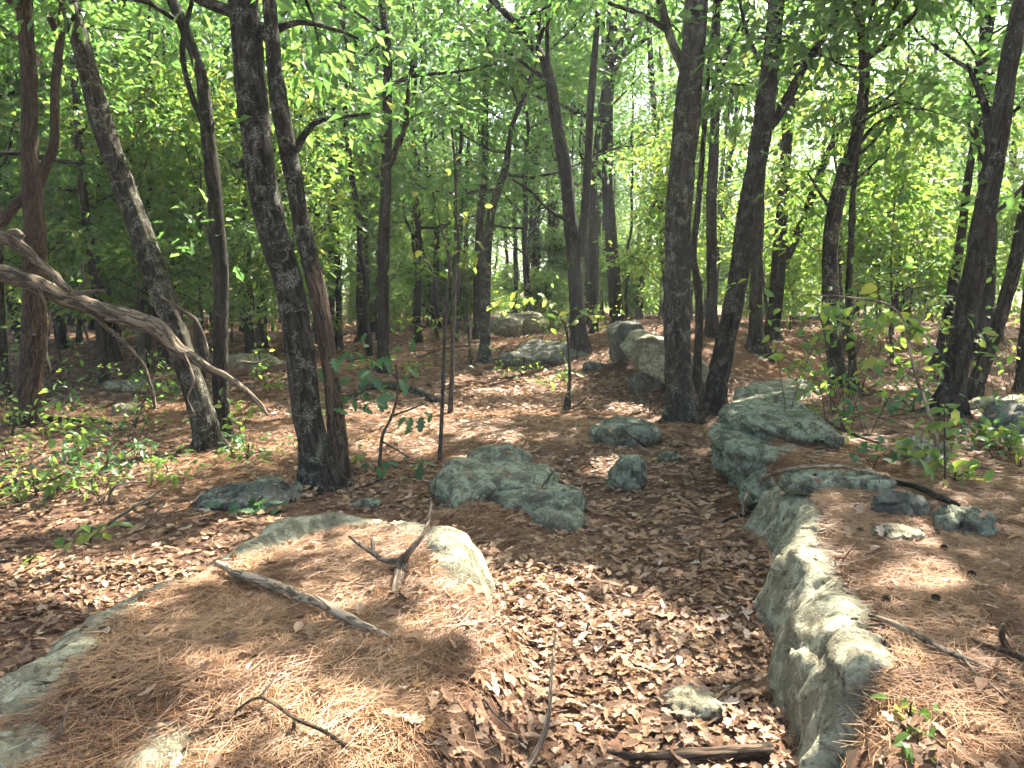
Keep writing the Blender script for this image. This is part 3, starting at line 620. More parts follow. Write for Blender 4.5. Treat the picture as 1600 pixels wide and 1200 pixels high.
def tree(label, pts, limbs=(), z0=None, n_limbs=14, length=2.3, per=15, mat=None, Y=None, top=9.5, seg=20, size=.14, group=None, base=None, flare=1.35, snag=False, tpl=None, lean=None, rough=.10, spread=.30, low=None):
    """pts: (px, py, width px) from the foot upward, read off the photograph at the tree's own distance"""
    r = np.random.default_rng(abs(hash(label)) % 1 + len(label) * 131 + int(pts[0][0]))
    foot = hit(*pts[0][:2]) if Y is None else None
    Y = foot[1] if Y is None else Y
    lean = r.uniform(-.04, .04) if lean is None else lean
    W = []
    for k, (px, py, w) in enumerate(pts):
        y = Y + lean * max(0, (pts[0][1] - py)) * Y / FPX
        p = at(px, py, y); W.append([*p, .44 * w * y / FPX])
    W = np.array(W)
    f = np.array([W[0, 0], W[0, 1], G(W[0, 0], W[0, 1]) - .12]); W = np.vstack([[*f, W[0, 3] * flare], W[0] + np.array([0, 0, max(.12, W[0, 2] * 0), 0]) * 0, W[1:]])
    W[1, 2] = max(W[1, 2], f[2] + .14)
    if not snag:
        d = W[-1, :3] - W[-3, :3]; d /= np.linalg.norm(d); d = d * .6 + np.array([0, 0, .6])
        while W[-1, 2] < top:
            d = d + r.normal(size=3) * .12; d[2] = abs(d[2]); d /= np.linalg.norm(d)
            W = np.vstack([W, [*(W[-1, :3] + d * 1.0), max(.02, W[-1, 3] * .84)]])
    lenp = np.linalg.norm(np.diff(W[:, :3], axis=0), axis=1).sum()
    n = int(np.clip(lenp / .055 * (6 / max(Y, 6)) ** .7, 40, 170))
    S_ = smooth_path(W, n); path, rad = S_[:, :3], np.maximum(S_[:, 3], .004)
    hgt = path[:, 2] - f[2]; rad = rad * (1 + .55 * np.exp(-hgt / .10))
    path = path + np.stack([fbm(np.stack([hgt * 1.3, hgt * 0, hgt * 0 + 3 * k], -1), 2, int(pts[0][0])) for k in range(3)], -1) * np.array([.012, .012, 0]) * sstep(.2, 1, hgt)[:, None]
    root = thing('oak_tree' if not snag else 'dead_snag', f + np.array([0, 0, .12]), label, 'tree', group); o0 = f + np.array([0, 0, .12])
    mb = MB(); V, F = tube(path, rad, seg, rough, int(pts[0][0]), root=.55); mb.add(V - o0, F)
    for lb in limbs:
        lw = np.array([[*at(px, py, Y + (lb[0][3] if len(lb[0]) > 3 else 0) * k / max(1, len(lb) - 1)), .5 * w * Y / FPX] for k, (px, py, w, *_) in enumerate(lb)])
        s2 = smooth_path(lw, 8 * len(lb)); V, F = tube(s2[:, :3], np.maximum(s2[:, 3], .003), max(8, seg // 2), rough * .7, len(lb)); mb.add(V - o0, F)
    tubes, tips, dirs = skeleton(path, rad, z0 if z0 is not None else 4.4, n_limbs, length, r) if not snag else ([], [], [])
    extra = [np.array([at(px, py, Y) for px, py, *_ in lb])[-2:] for lb in limbs if lb[-1][2] < 9]
    for P, R, sg in tubes: V, F = tube(P, R, sg, 0); mb.add(V - o0, F)
    tm = mb.mesh('trunk', (mat or BARK,) + ((low[0],) if low else ()))
    if low:
        zc = np.array([p.center[2] for p in tm.polygons]); xc = np.array([p.center[0] for p in tm.polygons]); tm.polygons.foreach_set('material_index', (zc + .25 * vnoise(np.stack([xc * 14, zc * 3, zc * 0], -1), 3) < low[1]).astype(np.int32))
    link('trunk', tm, root)
    if len(tips):
        if extra:
            e = np.vstack(extra); tips = np.vstack([tips, e]); dirs = np.vstack([dirs, np.repeat([[0, 0, 1.]], len(e), 0)])
        P, M, sz = spray(tips, dirs, per, spread, size); keep = ~shades_sun_patch(P)  # leaves that would shade a chosen sun patch are left out
        P, M, sz = P[keep], M[keep], sz[keep]
        link('crown', leaves_mesh('crown', tpl or (KITE if Y < 9.8 and (z0 or 4.4) > 4.3 else OAK6), P - o0, M, sz, np.clip(rng.normal(.42, .22, len(P)) + .1 * fbm(P * .7, 2, 5), 0, 1), GREEN), root, kind='stuff')
    return root

OAKS = 'traced oaks'
tree('big dark oak trunk, thicker of the twin trunks rising in front of the woods', [(502, 758, 60), (492, 705, 50), (477, 625, 48), (458, 475, 48), (430, 370, 49), (408, 262, 47), (393, 150, 48), (386, 37, 47), (380, -60, 45)], mat=BARKL, seg=34, z0=4.6, top=10, lean=.05, rough=.09)
tree('thinner trunk of the twin pair, bare brown wood showing above its foot', [(530, 752, 38), (527, 690, 32), (520, 620, 29), (498, 475, 30), (475, 372, 29), (455, 262, 28), (436, 150, 27), (424, 50, 23), (417, -60, 22)],
     [[(428, 60, 22), (405, 45, 20, -.1), (365, 20, 17), (315, 0, 15), (270, -30, 12)], [(458, 238, 14), (480, 205, 10), (500, 188, 8), (540, 182, 6), (578, 178, 4)], [(432, 45, 12), (470, 35, 8), (520, 45, 6), (560, 60, 4)]], mat=BARKL, seg=26, z0=4.6, lean=-.03, low=(SNAGW, 1.9))
tree('dark lichen-flecked oak leaning away from the twin trunks toward the dead limb', [(328, 702, 52), (318, 650, 42), (290, 565, 38), (250, 450, 40), (222, 370, 37), (190, 285, 36), (160, 195, 33), (135, 110, 30), (105, 0, 28), (85, -70, 26)], mat=BARKL, seg=28, z0=4.8)
tree('slim oak rising close behind the leaning dark oak', [(346, 690, 34), (346, 620, 27), (345, 540, 26), (343, 420, 25), (335, 320, 24), (325, 230, 23), (312, 120, 20), (285, 40, 17), (262, -20, 15)], [[(322, 200, 12), (300, 150, 9), (285, 80, 8), (300, 0, 6)], [(342, 420, 9), (330, 380, 6), (318, 340, 4)]], seg=20, z0=3.9)
tree('bark-stripped dead snag with a jagged top near the leaning dark oak', [(312, 545, 18), (305, 450, 16), (290, 350, 14), (282, 290, 12), (268, 230, 7)], snag=True, mat=SNAGW, seg=12)
tree('forked brown trunk with a peeling dead fork beside the drooping dead limb', [(45, 665, 52), (47, 600, 40), (52, 500, 38), (54, 400, 36), (50, 300, 30), (46, 200, 26), (42, 100, 24), (35, -20, 22)], [[(56, 300, 18), (70, 260, 15), (84, 225, 13), (86, 140, 12), (94, 60, 11), (100, -10, 9)], [(50, 296, 16), (25, 320, 15), (0, 348, 18), (-40, 380, 16)], [(92, 60, 9), (75, 20, 8), (65, -20, 6)]], mat=SNAGW, seg=24, z0=3.5)
tree('trunk cut by the picture edge behind the drooping dead limb', [(4, 625, 26), (2, 560, 20), (-3, 480, 19), (-8, 300, 17), (-20, 100, 15), (-25, -20, 14)], seg=14, z0=3.0)
tree('slender trunk in shade past the drooping dead limb, rooted near pale stones', [(165, 600, 20), (160, 540, 16), (150, 450, 15), (140, 380, 14), (128, 280, 12), (118, 150, 10)], seg=12, z0=2.6, size=.14)
tree('straight slim trunk standing alone behind the thin saplings', [(600, 582, 24), (599, 500, 19), (600, 420, 19), (602, 300, 18), (604, 180, 16), (605, 100, 14)], [[(606, 245, 8), (628, 215, 7), (640, 130, 6), (648, 60, 4)]], seg=16, z0=2.9)
tree('dark stout trunk behind the bare brown twin trunk', [(568, 532, 24), (567, 450, 21), (567, 320, 20), (560, 200, 17), (552, 80, 14)], seg=12, z0=3.2)
tree('slim grey-brown trunk standing before the flat-topped boulder', [(757, 565, 26), (758, 520, 19), (759, 450, 18), (762, 380, 16), (770, 320, 14), (790, 262, 11), (800, 200, 9)], seg=16, z0=2.9, mat=BARKL, top=7)
tree('dark thick trunk behind the yellow-leaved spray', [(866, 500, 24), (866, 450, 20), (865, 350, 20), (862, 250, 18), (866, 120, 15)], seg=12, z0=4)
tree('curving oak that forks low, its stems crossing behind the clearing', [(908, 552, 36), (903, 500, 27), (898, 420, 25), (890, 330, 23), (880, 250, 21), (868, 180, 20), (852, 105, 17), (820, 55, 14), (775, 5, 11), (740, -30, 9)],
     [[(903, 400, 18), (912, 350, 14), (918, 270, 12), (922, 180, 11), (928, 100, 10), (935, 10, 8)], [(865, 170, 10), (856, 90, 7), (855, 20, 6)], [(890, 345, 7), (860, 330, 5), (830, 300, 4), (800, 280, 3)]], seg=20, z0=4.5)
tree('upright oak with a crooked side limb next to the curving forked oak', [(965, 520, 26), (961, 460, 22), (955, 380, 20), (950, 280, 19), (949, 180, 19), (955, 80, 19), (960, -30, 17)], [[(950, 285, 11), (938, 272, 9), (925, 262, 6)], [(957, 100, 8), (1010, 60, 6), (1050, 40, 4)]], seg=18, z0=4.8)
tree('thickest trunk of the twin oaks, lichen at its flared foot beside the boulder', [(1066, 655, 62), (1062, 600, 45), (1058, 500, 42), (1060, 370, 43), (1068, 250, 43), (1078, 150, 40), (1087, 60, 36), (1092, -50, 34)], [[(1072, 115, 15), (1058, 85, 13), (1045, 50, 12), (1032, 0, 11), (1025, -40, 9)], [(1045, 48, 9), (1000, 22, 7), (950, 5, 5)]], mat=BARKL, seg=32, z0=4.7, lean=.02)
tree('oak leaning outward from the flared trunk, splitting into a side fork above', [(1112, 645, 46), (1122, 590, 36), (1140, 505, 33), (1160, 400, 32), (1176, 290, 32), (1190, 200, 32), (1203, 100, 28), (1215, 0, 26), (1222, -60, 24)], [[(1192, 205, 18), (1212, 185, 16), (1235, 145, 14), (1262, 95, 12), (1295, 45, 9), (1320, -10, 7)], [(1196, 110, 8), (1170, 60, 6), (1155, 0, 5)]], mat=BARKL, seg=28, z0=4.7)
tree('wrist-thick young oak squeezed between the flared trunk and the outward-leaning oak', [(1089, 615, 18), (1090, 560, 14), (1092, 500, 13), (1089, 440, 13), (1083, 400, 12), (1090, 330, 10), (1098, 250, 9), (1104, 160, 8)], seg=14, z0=3.4, n_limbs=9, length=1.4, top=6)
tree('straight trunk on the rise just past the outward-leaning oak', [(1181, 548, 30), (1181, 500, 22), (1182, 420, 20), (1186, 320, 19), (1192, 220, 17), (1210, 120, 14)], seg=16, z0=4.2)
tree('upright grey trunk seen between the twin oaks on the rise', [(1112, 522, 22), (1112, 450, 18), (1112, 350, 17), (1116, 220, 16), (1119, 80, 14), (1122, -20, 12)], [[(1118, 130, 7), (1140, 80, 5), (1170, 30, 4)]], seg=14, z0=4.6)
tree('forking trunk on the rise whose slim fork crosses toward the crooked oak', [(1206, 532, 28), (1211, 470, 24), (1216, 400, 23), (1222, 320, 20), (1228, 230, 18), (1236, 130, 15)], [[(1222, 415, 15), (1240, 380, 13), (1262, 325, 12), (1285, 262, 11), (1308, 205, 10), (1330, 150, 8), (1345, 100, 6)]], seg=16, z0=4.4)
tree('crooked S-curved oak with many bare side twigs', [(1312, 605, 34), (1304, 550, 27), (1299, 480, 27), (1296, 420, 25), (1299, 360, 24), (1312, 290, 23), (1332, 230, 22), (1346, 160, 19), (1349, 100, 17), (1344, 40, 15), (1335, -30, 12)],
     [[(1350, 92, 12), (1375, 75, 10), (1405, 45, 9), (1430, 20, 7), (1455, -10, 5)], [(1345, 180, 6), (1390, 150, 4), (1430, 110, 3)], [(1330, 240, 6), (1375, 190, 5), (1425, 180, 3)], [(1325, 255, 6), (1370, 215, 4), (1410, 150, 3)], [(1310, 300, 6), (1350, 270, 4), (1390, 230, 3)], [(1302, 330, 6), (1280, 300, 4), (1262, 270, 3)]], mat=BARKL, seg=22, z0=4.6)
tree('thin dark stem beside the crooked S-curved oak', [(1334, 615, 19), (1331, 560, 14), (1326, 480, 12), (1328, 400, 11), (1332, 320, 10), (1340, 250, 8)], seg=12, z0=3.0, n_limbs=8, length=1.2, top=5.5)
tree('dark leaning oak at the edge of the woods with a bright gap of sky behind', [(1480, 648, 52), (1492, 590, 38), (1508, 510, 36), (1524, 430, 34), (1536, 350, 35), (1550, 270, 33), (1564, 190, 31), (1582, 90, 28), (1602, -10, 25), (1615, -70, 22)], [[(1550, 262, 14), (1545, 215, 12), (1540, 170, 11), (1525, 130, 8), (1510, 100, 5)], [(1540, 340, 8), (1570, 320, 6), (1600, 290, 5)]], mat=BARK, seg=28, z0=4.8)
tree('dim slanting trunk behind the dark leaning oak', [(1468, 572, 24), (1476, 520, 19), (1488, 460, 17), (1500, 380, 15), (1512, 280, 12)], seg=14, z0=3.4)
tree('second slanting trunk sharing a root with the dark leaning oak', [(1518, 628, 32), (1534, 575, 24), (1556, 510, 23), (1578, 440, 22), (1592, 380, 20), (1612, 280, 18), (1630, 160, 16)], seg=16, z0=3.8)
tree('trunk foot showing at the picture edge past the slanting trunks', [(1594, 612, 18), (1597, 560, 15), (1604, 480, 14), (1612, 380, 12)], seg=12, z0=3.0)
tree('thin trunk deep between the big twin trunks and the straight slim trunk', [(497, 520, 17), (495, 440, 14), (494, 320, 13), (496, 200, 11)], seg=10, z0=3.4)
tree('pair-mate thin trunk just past the bare brown twin trunk', [(530, 545, 14), (528, 450, 11), (524, 330, 10), (520, 220, 8)], seg=10, z0=3.0, n_limbs=9, length=1.5)
tree('dim trunk seen through shade close to the leaning dark oak', [(408, 545, 20), (408, 470, 16), (405, 380, 15), (400, 250, 13)], seg=12, z0=3.2)
tree('short visible trunk between the slender shaded trunk and the leaning dark oak', [(262, 520, 15), (260, 430, 13), (258, 330, 12), (250, 200, 10)], seg=10, z0=3.2)
tree('slim dark trunk framed between the curving forked oak and the upright oak', [(928, 520, 16), (928, 440, 14), (926, 360, 12), (930, 250, 10)], seg=10, z0=3.6)
tree('leaning slim trunk in the sunny gap left of the thickest twin oak', [(998, 500, 14), (1003, 440, 12), (1012, 380, 11), (1025, 300, 9)], seg=10, z0=3.6, n_limbs=9)
# ------------------------------------------------------------------ the trees that fill the woods (shared shapes, one object each)
def make_variant(seed, H, r0, z0, n_limbs, length, per, size, tpl, mat, bark=None, spread=.32, seg=9):
    r = np.random.default_rng(seed); n = 26; h = np.linspace(-.15, H, n)
    wob = np.cumsum(r.normal(size=(n, 2)) * .035 * H / 10, 0); path = np.stack([wob[:, 0], wob[:, 1], h], -1)
    rad = r0 * (1 - .85 * np.clip(h / H, 0, 1)) * (1 + .6 * np.exp(-np.maximum(h, 0) / .15)); mb = MB()
    mb.add(*tube(path, rad, seg, .10, seed)); tubes, tips, dirs = skeleton(path, rad, z0, n_limbs, length, r, False)
    for P, R, sg in tubes: mb.add(*tube(P, R, sg))
    P, M, sz = spray(tips, dirs, per, spread, size)
    return mb.mesh('trunk', (bark or BARK,)), leaves_mesh('crown', tpl, P, M, sz, np.clip(rng.normal(.45, .22, len(P)) + .15 * fbm(P * .8, 2, 6), 0, 1), mat)
FILL = [make_variant(200 + k, 9.5 + k % 3, .10 + .02 * (k % 4), 2.3 + .4 * (k % 3), 18, 2.3, 16, .14, OAK6 if k < 3 else KITE, GREEN) for k in range(7)]
FILL_TIPS = [np.array([v.co[:] for v in FILL[k][1].vertices][::40]) for k in range(7)]
def copy_tree(name, meshes, x, y, s, rz, label, cat, group, parts=('trunk', 'crown'), tilt=(0, 0)):
    o = thing(name, (x, y, float(G(x, y))), label, cat, group); o.scale = (s, s, s); o.rotation_euler = (tilt[0], tilt[1], rz)
    for nm, me in zip(parts, meshes): link(nm, me, o, kind='stuff' if nm in ('crown', 'foliage') else None)
    return o
taken = [(o.location.x, o.location.y) for o in COL.objects if o.name.startswith(('oak_tree', 'dead_snag'))]
def free(x, y, d): return all((x - a) ** 2 + (y - b) ** 2 > d * d for a, b in taken)
g = np.random.default_rng(77); cnt = 0
while cnt < 105:
    y = 12.5 + 36 * g.random() ** 1.15; az = math.radians(g.uniform(-37, 47)); x = y * math.tan(az)
    if not free(x, y, 1.3 if y < 25 else 1.6): continue
    if 24 < math.degrees(az) < 34 and y < 26 and g.random() < .5: continue       # the thin spot in the woods where sky shows
    k = int(g.integers(0, 3) if y < 22 else g.integers(3, 7))
    if y < 26 and shades_sun_patch(FILL_TIPS[k] + np.array([x, y, 0])).mean() > .025: continue
    taken.append((x, y))
    copy_tree('oak_tree', FILL[k], x, y, g.uniform(.8, 1.15), g.uniform(0, 6.28), 'one of the many slender oaks crowding the woods beyond the clearing', 'tree', 'slender oaks of the deeper woods', tilt=(g.normal() * .05, g.normal() * .05))
    cnt += 1
# tall bare-stemmed trees whose leaves start high up
POLE = [make_variant(260 + k, 11.5 + k, .045 + .016 * k, 8.5, 6, 1.4, 5, .15, KITE, GREEN) for k in range(4)]
cnt = 0
while cnt < 170:
    y = 13 + 31 * g.random(); az = math.radians(g.uniform(-37, 37)); x = y * math.tan(az); pxc = 800 + FPX * math.tan(az)
    if not free(x, y, .7) or (y < 17 and 600 < pxc < 1000): continue
    if shades_sun_patch(np.array([[x, y, h] for h in (8, 9, 10, 11, 12)])).any(): continue
    taken.append((x, y)); copy_tree('pole_tree', POLE[int(g.integers(0, 4))], x, y, g.uniform(.75, 1.2), g.uniform(0, 6.28), 'one of the bare-stemmed pole-like trees standing deep in the woods', 'tree', 'bare-stemmed trees deep in the woods', tilt=(g.normal() * .05, g.normal() * .06)); cnt += 1
# trees standing beside the viewpoint, out of the picture; their crowns shade the floor
for k, (x, y) in enumerate([(-5.2, 3.6), (-7, 7.5), (-9.5, 12), (6.4, 4.4), (8.5, 8.2), (11.5, 11), (7.6, 12.5), (13, 15.5), (5.6, 1.2), (-4.8, .2), (10.2, 5.0)]):
    ot = copy_tree('oak_tree', FILL[3 + k % 4], x, y, 1.0, 0, 'one of the slender oaks standing beyond the picture edges', 'tree', 'slender oaks beyond the picture edges')
    src = FILL[3 + k % 4][1]; nv = len(src.vertices); co = np.zeros(nv * 3, np.float32); src.vertices.foreach_get('co', co); co = co.reshape(-1, 4, 3)
    rn = np.zeros(nv, np.float32); src.attributes['rnd'].data.foreach_get('value', rn)
    keep = ~shades_sun_patch(co.mean(1) + np.array([x, y, ot.location.z])); co = co[keep]; rn = rn.reshape(-1, 4)[keep]
    FF = (np.array([(0, 2, 1), (0, 3, 2)])[None] + (np.arange(len(co)) * 4)[:, None, None]).reshape(-1, 3)
    [c for c in COL.objects if c.parent is ot and c.name.startswith('crown')][0].data = mk_mesh('crown', co, FF, {'rnd': rn.ravel()}, False, (GREEN,))

# understory: knee-high to head-high young trees
UND = [make_variant(300 + k, 2.2 + .7 * k, .018 + .004 * k, .6 + .15 * k, 9 + 2 * k, .95 + .14 * k, 7, .125, OAK6, GREEN2, BARKS, .20, 6) for k in range(5)]
cnt = 0
while cnt < 150:
    y = 12 + 32 * g.random(); az = math.radians(g.uniform(-40, 40)); x = y * math.tan(az)
    pxc = 800 + FPX * math.tan(az)
    if not free(x, y, .6): continue
    if y < 18 and 560 < pxc < 1010: continue
    if y < 15 and 1010 < pxc < 1290: continue
    taken.append((x, y)); k = int(g.integers(0, 5))
    copy_tree('young_tree', UND[k], x, y, g.uniform(.8, 1.2), g.uniform(0, 6.28), 'one of the thin leafy young trees growing between the trunks of the woods', 'sapling', 'young understory trees', ('stem', 'foliage'), (g.normal() * .08, g.normal() * .08)); cnt += 1
for k in range(22):                      # the leafier flanks of the clearing
    pxc = g.uniform(-20, 540) if k % 6 else g.uniform(1240, 1620); y = g.uniform(12.5, 20); x = y * (pxc - 800) / FPX
    if not free(x, y, .5): continue
    taken.append((x, y)); copy_tree('young_tree', UND[int(g.integers(0, 5))], x, y, g.uniform(.8, 1.3), g.uniform(0, 6.28), 'young tree', 'sapling', 'young understory trees', ('stem', 'foliage'), (g.normal() * .08, g.normal() * .08))
# low bushes that close the view at eye level
SHR = [make_variant(340 + k, 1.2 + .4 * k, .012, .12, 14, .75 + .1 * k, 11, .12, OAK6, GREEN2 if k != 1 else GREEN, BARKS, .22, 5) for k in range(3)]
cnt = 0
while cnt < 55:
    y = 21 + 24 * g.random(); az = math.radians(g.uniform(-38, 38)); x = y * math.tan(az)
    if y < 20 and 4 < math.degrees(az) < 24: continue
    copy_tree('wild_shrub', SHR[int(g.integers(0, 3))], x, y, g.uniform(.8, 1.6), g.uniform(0, 6.28), 'one of the low leafy shrubs hiding the floor deep in the woods', 'shrub', 'low shrubs deep in the woods', ('stem', 'foliage')); cnt += 1
# the mass of the woods farther than one can tell trees apart
n = 70000; yy = 44 + 40 * rng.random(n); xx = yy * np.tan(np.radians(rng.uniform(-52, 52, n)))
zz = G(xx, yy) + 12.5 * rng.random(n) ** 1.25 * (.75 + .35 * fbm(xy0(xx, yy, .12), 2, 4)) * (1 - .45 * np.exp(-((np.degrees(np.arctan2(xx, yy)) - 29) / 5) ** 2))
keep = fbm(np.stack([xx, yy, zz], -1) * .45, 3, 8) > -.2
P = np.stack([xx, yy, zz], -1)[keep]; L = rng.normal(size=P.shape); Nn = rng.normal(size=P.shape) * .6; Nn[:, 2] += 1
link('far_woods', leaves_mesh('far_woods', KITE, P, frames(L, Nn), rng.uniform(.22, .42, len(P)), np.clip(rng.normal(.5, .22, len(P)), 0, 1), GREEN), None, kind='stuff', label='dense green mass of leaves far behind the trunks', category='woods')

# ------------------------------------------------------------------ named young plants near the viewer
def plant(name, label, stems, leaves, mat, bark=BARKS, tpl=OVL, size=.09, cat='sapling', group=None, Y=None, each=True, spread=.10, droop=.3):
    """stems: polylines (px, py, width px); leaves: (px, py, count, radius px)"""
    foot = hit(*stems[0][0][:2]); Y = foot[1] if Y is None else Y
    root = thing(name, foot, label, cat, group); mb = MB()
    for s in stems:
        w = np.array([[*at(a, b, Y), max(.5 * c * Y / FPX, .002)] for a, b, c in s])
        if s is stems[0]: w[0, 2] = float(G(w[0, 0], w[0, 1])) - .05
        q = smooth_path(w, max(8, 6 * len(s))); mb.add(*[(v - foot) if i == 0 else v for i, v in enumerate(tube(q[:, :3], np.maximum(q[:, 3], .0015), 8, .05, 3))])
    link('stem', mb.mesh('stem', (bark,)), root)
    P = []
    for a, b, c, rp in leaves:
        ctr = at(a, b, Y); rr = rp * Y / FPX; P.append(ctr + rng.normal(size=(c, 3)) * np.array([rr, rr, rr * .5]) * .6)
    if not P: return root
    P = np.vstack(P); n = len(P); L = rng.normal(size=(n, 3)); L[:, 2] = -abs(L[:, 2]) * droop; Nn = rng.normal(size=(n, 3)) * .4; Nn[:, 2] += 1; Nn[:, 1] -= .35
    M = frames(L, Nn); sz = size * rng.uniform(.65, 1.25, n)
    if each and n <= 90:
        for k in range(n):
            o = link('leaf', leaf_data(tpl, mat), root)
            m = Matrix(M[k].tolist()).to_4x4(); m.translation = Vector(P[k] - foot); o.matrix_local = m @ Matrix.Scale(float(sz[k]), 4)
    else:
        link('foliage', leaves_mesh('foliage', tpl, P - foot, M, sz, np.clip(rng.normal(.5, .25, n), 0, 1), mat), root, kind='stuff')
    return root
_LD = {}
def leaf_data(tpl, mat):
    key = (id(tpl), mat.name)
    if key not in _LD:
        _LD[key] = [mk_mesh('leaf', *tpl[k % len(tpl)], {'rnd': np.full(len(tpl[k % len(tpl)][0]), v)}, False, (mat,)) for k, v in enumerate((.15, .35, .5, .6, .75, .9))]
    return _LD[key][int(rng.integers(0, 6))]

plant('oak_seedling', 'blue-green oak seedling with drooping lobed leaves beside the twin trunks', [[(590, 752, 6), (594, 715, 5), (598, 680, 5), (612, 650, 4), (622, 610, 4), (618, 570, 3)], [(612, 650, 3), (640, 640, 3), (665, 630, 2)], [(598, 690, 3), (640, 715, 2)], [(620, 590, 3), (580, 560, 2), (540, 565, 2)]],
      [(560, 545, 10, 45), (545, 580, 11, 38), (560, 620, 12, 45), (605, 605, 9, 38), (600, 560, 9, 42), (655, 650, 6, 30), (645, 720, 7, 30), (590, 735, 6, 28)], BLUEGREEN, tpl=HERO, size=.13, droop=.7)
plant('oak_seedling', 'low rosette of blue-green oak leaves sprouting at the back of the needle slab', [[(395, 805, 4), (400, 790, 3), (410, 775, 3)]], [(375, 792, 6, 30), (410, 785, 7, 35), (440, 792, 4, 22)], BLUEGREEN, tpl=HERO, size=.13)
plant('thin_sapling', 'tall whip-thin dark sapling standing behind the humped lichen boulder', [[(686, 722, 7), (690, 660, 6), (692, 600, 6), (694, 540, 5), (698, 470, 5), (702, 410, 4), (690, 360, 3), (676, 300, 2)], [(697, 480, 3), (680, 440, 2), (665, 400, 2)], [(696, 500, 3), (720, 440, 2), (760, 400, 2)]],
      [(690, 380, 12, 40), (665, 400, 10, 35), (755, 400, 10, 35), (690, 320, 10, 40)], GREEN2, size=.09)
plant('thin_sapling', 'pale thin sapling next to the whip-thin dark one, rooted farther back', [[(703, 645, 9), (706, 590, 7), (708, 520, 6), (710, 440, 6), (712, 370, 5), (712, 280, 4), (706, 200, 3)]], [(712, 330, 14, 50), (710, 250, 14, 45), (730, 420, 10, 40)], GREEN2, size=.10)
plant('yellow_sapling', 'young tree with yellow-green leaves glowing behind the two thin saplings', [[(735, 568, 5), (732, 520, 4), (728, 470, 3)], [(733, 540, 3), (690, 545, 2), (650, 560, 2)], [(733, 520, 3), (700, 500, 2), (640, 510, 2)]], [(660, 560, 26, 60), (640, 510, 24, 60), (690, 590, 22, 50), (720, 545, 18, 45), (620, 580, 18, 50), (700, 500, 20, 50), (705, 615, 8, 25)], GREEN2, size=.12, each=False)
plant('yellow_sapling', 'lone sapling arching yellow-green leaves across the clearing before the forked oak', [[(888, 635, 6), (890, 590, 5), (888, 540, 4), (882, 505, 4), (870, 490, 3), (840, 480, 2), (800, 472, 2)], [(884, 515, 3), (905, 495, 2), (950, 490, 2)]], [(790, 472, 10, 32), (820, 472, 12, 35), (850, 485, 10, 35), (880, 495, 10, 35), (915, 490, 10, 35), (888, 585, 4, 18)], GREEN2, size=.12, Y=None)
plant('root_tuft', 'dark rooty tuft with a few stems at the foot of the lone arching sapling', [[(885, 640, 14), (887, 625, 10), (889, 612, 4)], [(880, 640, 4), (860, 650, 3), (845, 662, 2)], [(890, 640, 4), (905, 632, 2), (915, 622, 2)]], [(888, 618, 6, 14)], GREEN2, size=.05, cat='plant')
plant('thin_sapling', 'pale curved sapling arching up behind the upright stone block', [[(1466, 735, 9), (1462, 690, 7), (1450, 640, 6), (1432, 590, 6), (1420, 540, 5), (1412, 500, 4), (1385, 475, 3), (1330, 465, 3), (1260, 460, 2)], [(1430, 585, 3), (1400, 570, 2), (1370, 560, 2)], [(1418, 540, 3), (1440, 500, 2), (1450, 470, 2)]],
      [(1300, 478, 10, 35), (1350, 490, 12, 40), (1390, 500, 10, 35), (1440, 510, 10, 40), (1400, 560, 8, 35)], GREEN2, bark=DEADW, size=.11)
plant('leafy_sprig', 'bright upright sprig of long green leaves before the dark leaning oak', [[(1478, 760, 3), (1476, 700, 3), (1476, 640, 2), (1478, 620, 2)]], [(1476, 640, 9, 22), (1470, 665, 7, 22), (1465, 720, 7, 30)], GREEN2, tpl=OVL, size=.10, cat='plant')
plant('leafy_sapling', 'bushy green sapling wrapping the foot of the crooked S-curved oak', [[(1300, 620, 4), (1296, 580, 3), (1290, 530, 3), (1280, 490, 3)], [(1292, 540, 3), (1330, 520, 2), (1370, 510, 2)]], [(1285, 500, 20, 55), (1330, 500, 18, 50), (1370, 520, 14, 45), (1250, 570, 10, 40), (1300, 600, 14, 45)], GREEN2, size=.12, each=False)
